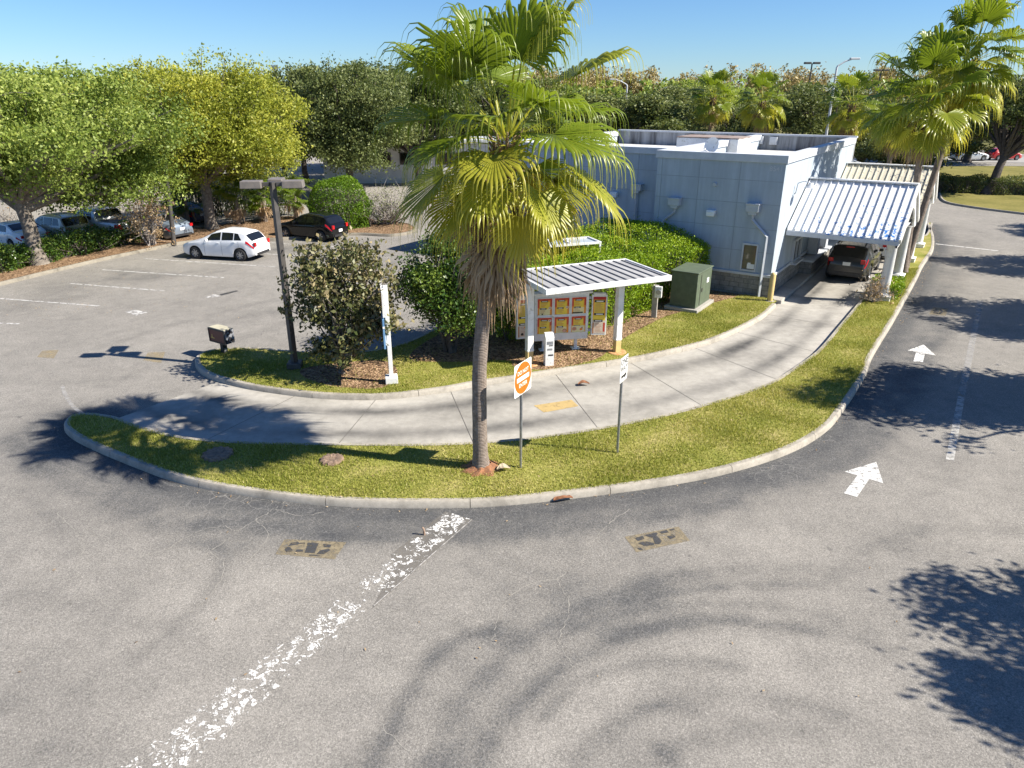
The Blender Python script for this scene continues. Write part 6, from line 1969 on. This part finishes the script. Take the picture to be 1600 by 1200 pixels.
# ------------------------------------------------------------------ cars
def paint(name, c, metal=0.0):
    t = NT(name)
    v = t.coord()
    col = t.mix(0.5, c, t.ramp(t.noise(v, 2.0, 4), [(0.3, 0.88), (0.7, 1.05)]), 'MULTIPLY')
    t.done(col, 0.32 if max(c) > 0.02 else 0.12, metal, 0.5 if max(c) > 0.02 else 0.35)
    t.b.inputs['Coat Weight'].default_value = 0.6 if max(c) > 0.02 else 0.2
    t.b.inputs['Coat Roughness'].default_value = 0.06
    return t.mat
def car(name, label, cat, loc, heading, sp, mpaint, group=None, scale=1.0):
    """sp: L, W, zb, stations for the upper profile top(x), belt(x); cab windows; x=0 nose, x=L tail. heading: world direction of the nose (radians, atan2)."""
    L, W = sp['L'], sp['W']
    root = thing(name, label, cat, (loc[0], loc[1], 0), heading + math.pi, group)
    tx, tz = zip(*sp['top']); bxx, bz = zip(*sp['belt'])
    def sm(x, xs, zs):
        # smoothed interpolation
        e = 0.05
        return (np.interp(x - e, xs, zs) + 2 * np.interp(x, xs, zs) + np.interp(x + e, xs, zs)) / 4
    wx = [0, 0.12, 0.45, L * 0.35, L * 0.7, L - 0.5, L - 0.12, L]; wy = [0.70, 0.84, 0.95, 1.0, 1.0, 0.96, 0.88, 0.80]
    zbm = sp['zb']; Rw = sp['R']; xw = sp['xw']; tum = sp.get('tumble', 0.27)
    def sec(x):
        w = sm(x, wx, wy) * W / 2
        top = sm(x, tx, tz); belt = min(sm(x, bxx, bz), top - 0.015)
        h = max(top - belt, 0.015)
        zb = zbm + 0.10 * max(0, 1 - x / 0.35) + 0.12 * max(0, 1 - (L - x) / 0.4)
        for c in xw:
            dd = (Rw + 0.06) ** 2 - (x - c) ** 2
            if dd > 0:
                zb = max(zb, Rw + math.sqrt(dd))
        zb = min(zb, belt - 0.12)
        wr = w * (0.95 - tum * min(1, h / 0.55))
        zm = zb + (belt - zb) * 0.5
        return [(w * 0.95, zb), (w * 0.995, zb + (belt - zb) * 0.12), (w * 1.0, zm), (w * 0.985, belt - (belt - zb) * 0.12), (w * 0.95, belt), (wr + (w * .95 - wr) * 0.10, belt + h * 0.84), (wr * 0.80, belt + h * 0.965), (wr * 0.4, top), (0, top + 0.005)]
    def S(x, s):
        p = sec(x); i = min(int(s), 7); f = s - i
        return np.array([x, p[i][0] * (1 - f) + p[i + 1][0] * f, p[i][1] * (1 - f) + p[i + 1][1] * f])
    ss = [0, .5, 1, 1.5, 2, 2.5, 3, 3.5, 4, 4.4, 4.8, 5.0, 5.25, 5.6, 6, 6.5, 7, 8]
    xs = sorted(set([0, .04, .1] + list(np.linspace(0.16, L - 0.16, 64)) + [L - .1, L - .04, L]))
    m = MB(); ns = len(ss)
    vs = []
    for x in xs:
        row = [S(x, s) for s in ss]
        full = [(p[0], p[1], p[2]) for p in row] + [(p[0], -p[1], p[2]) for p in row[-2::-1]]
        vs += full
    k = 2 * ns - 1
    fs = [(i * k + j, i * k + j + 1, (i + 1) * k + j + 1, (i + 1) * k + j) for i in range(len(xs) - 1) for j in range(k - 1)]
    fs.append(tuple(range(k))[::-1]); fs.append(tuple((len(xs) - 1) * k + j for j in range(k)))
    fs = [f[::-1] for f in fs]
    m.add(vs, fs)
    cx = L / 2
    off = (cx, 0, 0)
    body = m.build('body', mpaint, root, off=off, auto=38)
    def patch(mb, x0, x1, s0, s1, d=0.007, nx=14, nsn=6, sides=(1, -1), slant0=0.0, slant1=0.0, mi_=0):
        for sd_ in sides:
            V = []
            for i in range(nx + 1):
                for j in range(nsn + 1):
                    t = j / nsn
                    xa = x0 + slant0 * t; xb = x1 + slant1 * t
                    x = xa + (xb - xa) * i / nx; s = s0 + (s1 - s0) * t
                    e = 0.01
                    p = S(x, s); a = S(x + e, s) - S(x - e, s); b_ = S(x, min(s + e, 8)) - S(x, max(s - e, 0))
                    n_ = np.cross(a, b_); n_ /= np.linalg.norm(n_) + 1e-9
                    if n_[1] < 0 or (abs(n_[1]) < .05 and n_[2] < 0):
                        n_ = n_ if n_[2] > 0.3 else -n_
                    q = p + n_ * d
                    V.append((q[0], q[1] * sd_, q[2]))
            F = [(i * (nsn + 1) + j, (i + 1) * (nsn + 1) + j, (i + 1) * (nsn + 1) + j + 1, i * (nsn + 1) + j + 1) for i in range(nx) for j in range(nsn)]
            mb.add(V, F if sd_ > 0 else [f[::-1] for f in F], mi_)
    for (x0, x1, a, b_) in sp['side']:
        for sd_ in (1, -1):
            q = MB(); patch(q, x0, x1, 4.12, 4.93, sides=(sd_,), slant0=a, slant1=b_); q.build('side_window', M['glass'], root, off=off, smooth=True)
    x0, x1 = sp['ws']; q = MB(); patch(q, x0, x1, 5.5, 8, nx=10); q.build('windscreen', M['glass'], root, off=off, smooth=True)
    x0, x1 = sp['rw']; q = MB(); patch(q, x0, x1, 5.5, 8, nx=10); q.build('rear_window', M['glass'], root, off=off, smooth=True)
    for sd_ in (1, -1):
        q = MB(); patch(q, *sp['tail'], sides=(sd_,), d=0.012, nx=8)
        q.box((L - 0.02, sd_ * W * 0.36, sp['tailz'][0]), (0.09, W * 0.10, sp['tailz'][1])); q.build('tail_light', M['red_lamp'], root, off=off, smooth=False)
        q = MB(); patch(q, 0.06, 0.5, 3.05, 3.95, sides=(sd_,), d=0.01, nx=6); q.build('headlight', M['sign_white'], root, off=off, smooth=True)
        q = MB(); xm = sp['ws'][0] + 0.42; zz = S(xm, 4)[2] + 0.07
        q.box((xm, sd_ * (W / 2 + 0.07), zz), (0.12, 0.18, 0.13)); q.build('mirror', mpaint, root, off=off, bevel=0.03)
        q = MB()
        for xh in sp['handles']:
            p = S(xh, 3.1); q.box((xh, sd_ * (p[1] + 0.012), p[2]), (0.17, 0.03, 0.03))
        q.build('door_handle', mpaint, root, off=off, bevel=0.008)
        q = MB()
        for xd in sp['doors']:
            pr = [S(xd, s) for s in np.linspace(0.6, 4.0, 12)]
            for a, b_ in zip(pr[:-1], pr[1:]):
                q.add([(a[0] - .005, sd_ * (a[1] + .003), a[2]), (a[0] + .005, sd_ * (a[1] + .003), a[2]), (b_[0] + .005, sd_ * (b_[1] + .003), b_[2]), (b_[0] - .005, sd_ * (b_[1] + .003), b_[2])], [(0, 1, 2, 3)])
        q.build('door_seam', M['black'], root, off=off)
    q = MB(); zb2 = zbm + 0.02
    q.box((L / 2, 0, 0.45), (L - 0.5, W - 0.42, 0.42)); q.box((0.03, 0, 0.36), (0.07, W * 0.55, 0.16)); q.box((L - 0.005, 0, zbm + 0.16), (0.06, W * 0.66, 0.13))
    q.build('underbody', M['black'], root, off=off)
    q = MB(); q.box((L + 0.012, 0, sp['plate']), (0.02, 0.31, 0.155)); q.build('number_plate', M['sign_white'], root, off=off)
    if sp.get('stop'):
        q = MB(); q.box((sp['stop'][0], 0, sp['stop'][1]), (0.06, 0.34, 0.05)); q.build('brake_light', M['red_lamp'], root, off=off)
    if sp.get('rails'):
        for sd_ in (1, -1):
            q = MB(); y_ = W * 0.30 * sd_
            q.tube([(sp['rails'][0], y_, sp['rails'][2]), (sp['rails'][0] + .12, y_, sp['rails'][2] + .06), (sp['rails'][1] - .12, y_, sp['rails'][2] + .06), (sp['rails'][1], y_, sp['rails'][2])], 0.022, 6); q.build('roof_rail', M['black'], root, off=off)
    for c in xw:
        for sd_ in (1, -1):
            yc = sd_ * (W / 2 - 0.115)
            q = MB(); n = 28; P = [(-0.1, 0.62), (-0.105, 0.90), (-0.08, 0.985), (0, 1.0), (0.08, 0.985), (0.105, 0.90), (0.1, 0.62)]
            vs = [(c + Rw * r_ * math.cos(2 * math.pi * k_ / n), yc + sd_ * a, Rw + Rw * r_ * math.sin(2 * math.pi * k_ / n)) for a, r_ in P for k_ in range(n)]
            fs = [(i * n + k_, i * n + (k_ + 1) % n, (i + 1) * n + (k_ + 1) % n, (i + 1) * n + k_) for i in range(6) for k_ in range(n)]
            q.add(vs, fs); wh = q.build('wheel', M['rubber'], root, off=off, smooth=True)
            q = MB(); q.tube([(c, yc + sd_ * 0.02, Rw), (c, yc + sd_ * 0.06, Rw)], [Rw * 0.64, Rw * 0.63], 24, m=1)
            for k_ in range(sp.get('spokes', 7)):
                a = 2 * math.pi * k_ / sp.get('spokes', 7)
                q.box((c + math.cos(a) * Rw * 0.34, yc + sd_ * 0.075, Rw + math.sin(a) * Rw * 0.34), (Rw * 0.62, 0.03, Rw * 0.16), mat=Matrix.Rotation(-a, 3, 'Y'))
            q.tube([(c, yc + sd_ * 0.05, Rw), (c, yc + sd_ * 0.095, Rw)], [Rw * 0.16, Rw * 0.14], 12)
            # outer rim ring
            vs = [(c + Rw * r_ * math.cos(2 * math.pi * k_ / n), yc + sd_ * a, Rw + Rw * r_ * math.sin(2 * math.pi * k_ / n)) for a, r_ in ((0.07, 0.57), (0.095, 0.62), (0.09, 0.66)) for k_ in range(n)]
            q.add(vs, [(i * n + k_, i * n + (k_ + 1) % n, (i + 1) * n + (k_ + 1) % n, (i + 1) * n + k_) for i in range(2) for k_ in range(n)])
            q.build('rim', [M['rim'], M['black']], wh, off=off)
    return root
HATCH = dict(L=4.28, W=1.72, zb=0.20, R=0.315, xw=(0.86, 3.46), top=[(0, .62), (.06, .70), (.5, .86), (1.0, .98), (1.22, 1.03), (1.95, 1.42), (2.4, 1.525), (3.1, 1.51), (3.72, 1.42), (4.02, 1.10), (4.16, .98), (4.24, .90), (4.28, .70)],
             belt=[(0, .58), (.5, .82), (1.2, .94), (2.6, .99), (3.9, 1.04), (4.28, .66)], side=[(1.52, 2.42, .34, 0), (2.50, 3.15, 0, 0), (3.20, 3.62, 0, -.22)], ws=(1.26, 2.06), rw=(3.80, 4.10), tail=(3.84, 4.24, 2.9, 3.98), tailz=(.86, .2), handles=(2.28, 3.2), doors=(1.46, 2.46, 3.44), plate=.62)
SUVS = dict(L=4.52, W=1.86, zb=0.26, R=0.36, xw=(0.92, 3.6), top=[(0, .72), (.06, .86), (.5, 1.02), (1.1, 1.10), (1.25, 1.14), (1.9, 1.55), (2.3, 1.66), (3.4, 1.67), (4.08, 1.61), (4.32, 1.22), (4.40, 1.10), (4.48, 1.02), (4.52, .72)],
            belt=[(0, .66), (.5, .96), (1.3, 1.04), (2.6, 1.08), (4.2, 1.14), (4.52, .68)], side=[(1.55, 2.45, .34, 0), (2.53, 3.35, 0, 0), (3.42, 4.0, 0, -.15)], ws=(1.28, 2.0), rw=(4.10, 4.36), tail=(4.2, 4.48, 3.2, 3.95), tailz=(1.0, .17), handles=(2.3, 3.25), doors=(1.5, 2.49, 3.4), plate=.86, stop=(4.13, 1.56), rails=(2.1, 3.95, 1.66), tumble=.2)
EST = dict(SUVS, L=4.6, stop=None, R=.33)
SEDAN = dict(L=4.7, W=1.80, zb=0.20, R=0.325, xw=(0.92, 3.68), top=[(0, .60), (.08, .70), (.6, .86), (1.25, .97), (1.4, 1.0), (2.1, 1.38), (2.5, 1.44), (3.2, 1.42), (3.75, 1.22), (4.0, 1.08), (4.5, 1.04), (4.64, .98), (4.7, .70)],
             belt=[(0, .56), (.6, .82), (1.4, .92), (2.6, .96), (4.0, 1.0), (4.7, .66)], side=[(1.7, 2.6, .32, 0), (2.68, 3.42, 0, -.1)], ws=(1.42, 2.2), rw=(3.32, 3.92), tail=(4.3, 4.66, 2.9, 3.9), tailz=(.85, .15), handles=(2.46, 3.3), doors=(1.62, 2.64, 3.6), plate=.7)
PICK = dict(L=5.8, W=1.98, zb=0.34, R=0.40, xw=(1.0, 4.55), top=[(0, .84), (.06, 1.0), (.5, 1.14), (1.3, 1.2), (1.45, 1.24), (2.0, 1.72), (2.4, 1.84), (3.45, 1.83), (3.62, 1.74), (3.72, 1.30), (3.8, 1.22), (5.7, 1.22), (5.78, 1.18), (5.8, .9)],
            belt=[(0, .8), (.5, 1.08), (1.5, 1.16), (3.6, 1.20), (3.8, 1.17), (5.7, 1.17), (5.8, .84)], side=[(1.78, 2.55, .26, 0), (2.63, 3.45, 0, -.05)], ws=(1.48, 2.1), rw=(3.58, 3.72), tail=(5.52, 5.76, 2.6, 3.9), tailz=(1.0, .3), handles=(2.42, 3.3), doors=(1.72, 2.59, 3.55), plate=.7, tumble=.2)
P_wht = paint('white_car_paint', (0.78, 0.79, 0.80)); P_blk = paint('black_car_paint', (0.006, 0.0065, 0.0075)); P_gry = paint('charcoal_car_paint', (0.030, 0.031, 0.033), .3)
P_tan_ = paint('tan_car_paint', (0.40, 0.37, 0.32), .3); P_sil = paint('silver_car_paint', (0.52, 0.53, 0.55), .4); P_blu = paint('blue_grey_car_paint', (0.22, 0.27, 0.33), .4); P_nav = paint('navy_car_paint', (0.03, 0.05, 0.10), .3); P_red = paint('red_car_paint', (0.4, 0.02, 0.02))
fw, rw_ = G(306, 404)[:2], G(378, 408)[:2]
dv = (fw - rw_) / np.linalg.norm(fw - rw_); nv = np.array([-dv[1], dv[0]])
if nv[1] < 0:
    nv = -nv
c = (fw + rw_) / 2 + nv * 0.75 - dv * 0.02
hd = math.atan2(dv[1], dv[0])
car('parked_hatchback', 'white five-door hatchback parked nose-in with red tail lights', 'car', c, hd, HATCH, P_wht)
f2_, r2_ = G(437, 371)[:2], G(514, 379)[:2]
d2 = (f2_ - r2_) / np.linalg.norm(f2_ - r2_); n2 = np.array([-d2[1], d2[0]]); n2 = n2 if n2[1] > 0 else -n2
car('parked_hatchback', 'black hatchback parked nose-in between the lamp post and the round bush', 'car', (f2_ + r2_) / 2 + n2 * 0.75, math.atan2(d2[1], d2[0]), dict(HATCH, spokes=5), P_blk)
sv = B(1.92, 5.0 + 2.26)
car('queueing_suv', 'charcoal SUV with lit red brake light waiting under the nearer canopy', 'SUV', sv, math.atan2(BU[1], BU[0]), SUVS, P_gry)
sv = B(2.1, 12.9)
car('queueing_sedan', 'white car ahead of the charcoal SUV in the drive-through lane', 'car', sv, math.atan2(BU[1], BU[0]), SEDAN, P_wht)
la = R(123)
def at_rear(px, py, L, a):
    g = G(px, py)[:2]
    return g + np.array([math.cos(a), math.sin(a)]) * L / 2
la = R(150)
car('parked_estate', 'tan estate car with roof rails beyond the car park hedge', 'car', at_rear(132, 384, 4.6, la), la, EST, P_tan_)
car('parked_pickup', 'silver crew-cab pickup beyond the car park hedge', 'pickup', at_rear(212, 380, 5.8, la), la, PICK, P_sil)
car('parked_sedan', 'pale blue-grey sedan behind the brown pole', 'car', at_rear(288, 376, 4.7, R(152)), R(152), SEDAN, P_blu)
car('parked_sedan', 'navy sedan beyond the blue-grey sedan, behind the palmettos', 'car', at_rear(318, 352, 4.7, R(152)), R(152), SEDAN, P_nav)
car('parked_sedan', 'white sedan at the left picture edge behind the bare sapling', 'car', at_rear(62, 392, 4.7, la), la, SEDAN, P_wht)
# truck bed opening of the pickup
pk = [o for o in bpy.data.objects if o.name == 'parked_pickup'][0]
m = MB(); m.box((4.72 - 2.9, 0, 1.228), (1.72, 1.5, 0.02)); m.build('bed', M['black'], pk)
# far traffic on the road beyond the lawn
for px, py, lb, sp_, pt in ((1566, 250, 'small red car on the far road behind the leaning oak', HATCH, P_red), (1512, 251, 'silver car on the far road left of the small red car', SEDAN, P_sil), (1132, 209, 'white car on the far road between the rear palms', SEDAN, P_wht)):
    g = G(px, py) if py > 220 else Y(px, py, 100)
    car('passing_car', lb, 'car', (g[0], g[1]), R(8), sp_, pt, 'cars on the far road')

# ------------------------------------------------------------------ things in the distance
flat('far_road', [(20, 96), (160, 82), (162, 90), (20, 105)], 0.02, pm('pale_road', (0.33, 0.325, 0.31), (0.27, 0.265, 0.25), .2, .9))
w0 = Y(575, 300, 70)
wb = thing('white_building', 'long low white building with a dark window band behind the dark oak', 'building', (w0[0], w0[1], 0), R(2))
m = MB(); m.box((6.5, 3, 1.8), (21, 6, 3.6)); m.build('wall', M['white_wall'], wb)
m = MB(); m.box((6.5, 3, 3.75), (21.6, 6.6, 0.3)); m.build('roof', M['trim'], wb)
for i in range(6):
    m = MB(); m.box((-2.3 + i * 3.4, -0.03, 2.25), (2.6, 0.1, 1.1)); f_ = m.build('window', M['bronze'], wb)
    m = MB(); m.box((-2.3 + i * 3.4, -0.09, 2.25), (2.4, 0.03, 0.95)); m.build('pane', M['glass'], f_)
p0 = Y(-30, 230, 88)
pb = thing('pink_building', 'pale pink low building glimpsed between the left oaks', 'building', (p0[0], p0[1], 0), R(-6))
m = MB(); m.box((6, 4, 2.2), (26, 8, 4.4)); m.build('wall', pm('pink_stucco', (0.55, 0.42, 0.36), (0.48, 0.36, 0.31), 1, .85), pb)
m = MB(); m.box((6, 4, 4.55), (27, 9, 0.4)); m.build('roof', M['white_wall'], pb)
for i in range(6):
    m = MB(); m.box((-4 + i * 4, -0.03, 1.8), (1.8, 0.12, 1.6)); m.build('window', M['glass'], pb)
# brown pole by the tan sapling
pg = G(272, 384); ptop = Y(258, 255, pg[1])
pp_ = MB(); pp_.tube([(0, 0, -.1), (ptop[0] - pg[0], 0, ptop[2])], [0.13, 0.10], 10)
o = pp_.build('brown_pole', M['bronze'], auto=40); o.location = (pg[0], pg[1], 0); tag(o, 'brown pole rising into the oak leaves beside the blue-grey sedan', 'pole')
def street_light(px, py_top, D, arm, label, base_h=0, H2=None):
    p = Y(px, py_top, D); r = thing('street_light', label, 'street light', (p[0], p[1], 0), 0, 'street lights in the distance')
    h = p[2]
    m = MB(); m.tube([(0, 0, 0), (0, 0, h - 0.15), (arm * 0.05, 0, h)], [0.15, 0.09, 0.08], 8); m.build('pole', M['galv_l'], r)
    m = MB(); m.tube([(arm * 0.05, 0, h), (arm * 0.5, 0, h + 0.35), (arm, 0, h + 0.55)], 0.065, 6); a = m.build('arm', M['galv_l'], r)
    m = MB(); m.box((arm * 1.12, 0, h + 0.56), (0.8, 0.3, 0.16)); m.build('lamp_head', M['galv_l'], a, bevel=0.03)
    return r
M['galv_l'] = pm('pale_galvanised', (0.60, 0.61, 0.62), (0.52, 0.53, 0.54), 3, 0.5)
street_light(406, 122, 88, 1.8, 'pale street light with a single arm above the left oaks')
street_light(980, 132, 92, -1.5, 'pale street light just right of the foreground palm crown')
street_light(1308, 103, 66, 1.25, 'tall pale street light with an upswept arm behind the right rear palm')
def flood(px, py, D, label):
    p = Y(px, py, D); r = thing('flood_light', label, 'light pole', (p[0], p[1], 0), 0, 'flat twin-head light poles')
    m = MB(); m.tube([(0, 0, 0), (0, 0, p[2])], [0.2, 0.12], 8); m.build('pole', M['bronze'], r)
    for s in (-1, 1):
        m = MB(); m.box((s * 0.75, 0, p[2] + 0.05), (1.1, 0.7, 0.32)); m.build('lamp_head', M['bronze'], r, bevel=0.05)
flood(1269, 99, 130, 'flat twin-head flood light left of the tall pale street light')
flood(1377, 110, 140, 'flat twin-head flood light right of the tall pale street light')
tw = Y(429, 104, 300)
twr = thing('cell_tower', 'slim distant mast with antennas above the left oaks', 'mast', (tw[0], tw[1], 0))
m = MB(); m.tube([(0, 0, 0), (0, 0, tw[2])], [0.55, 0.3], 8); m.build('mast', M['galv'], twr)
m = MB()
for k in range(6):
    a = k * math.pi / 3; m.box((1.1 * math.cos(a), 1.1 * math.sin(a), tw[2] - 0.3), (0.3, 0.3, 1.8)); m.tube([(0, 0, tw[2] - .4), (1.1 * math.cos(a), 1.1 * math.sin(a), tw[2] - .4)], 0.08, 5)
m.build('antenna', M['galv'], twr)
# small square sign near the verge of the lawn
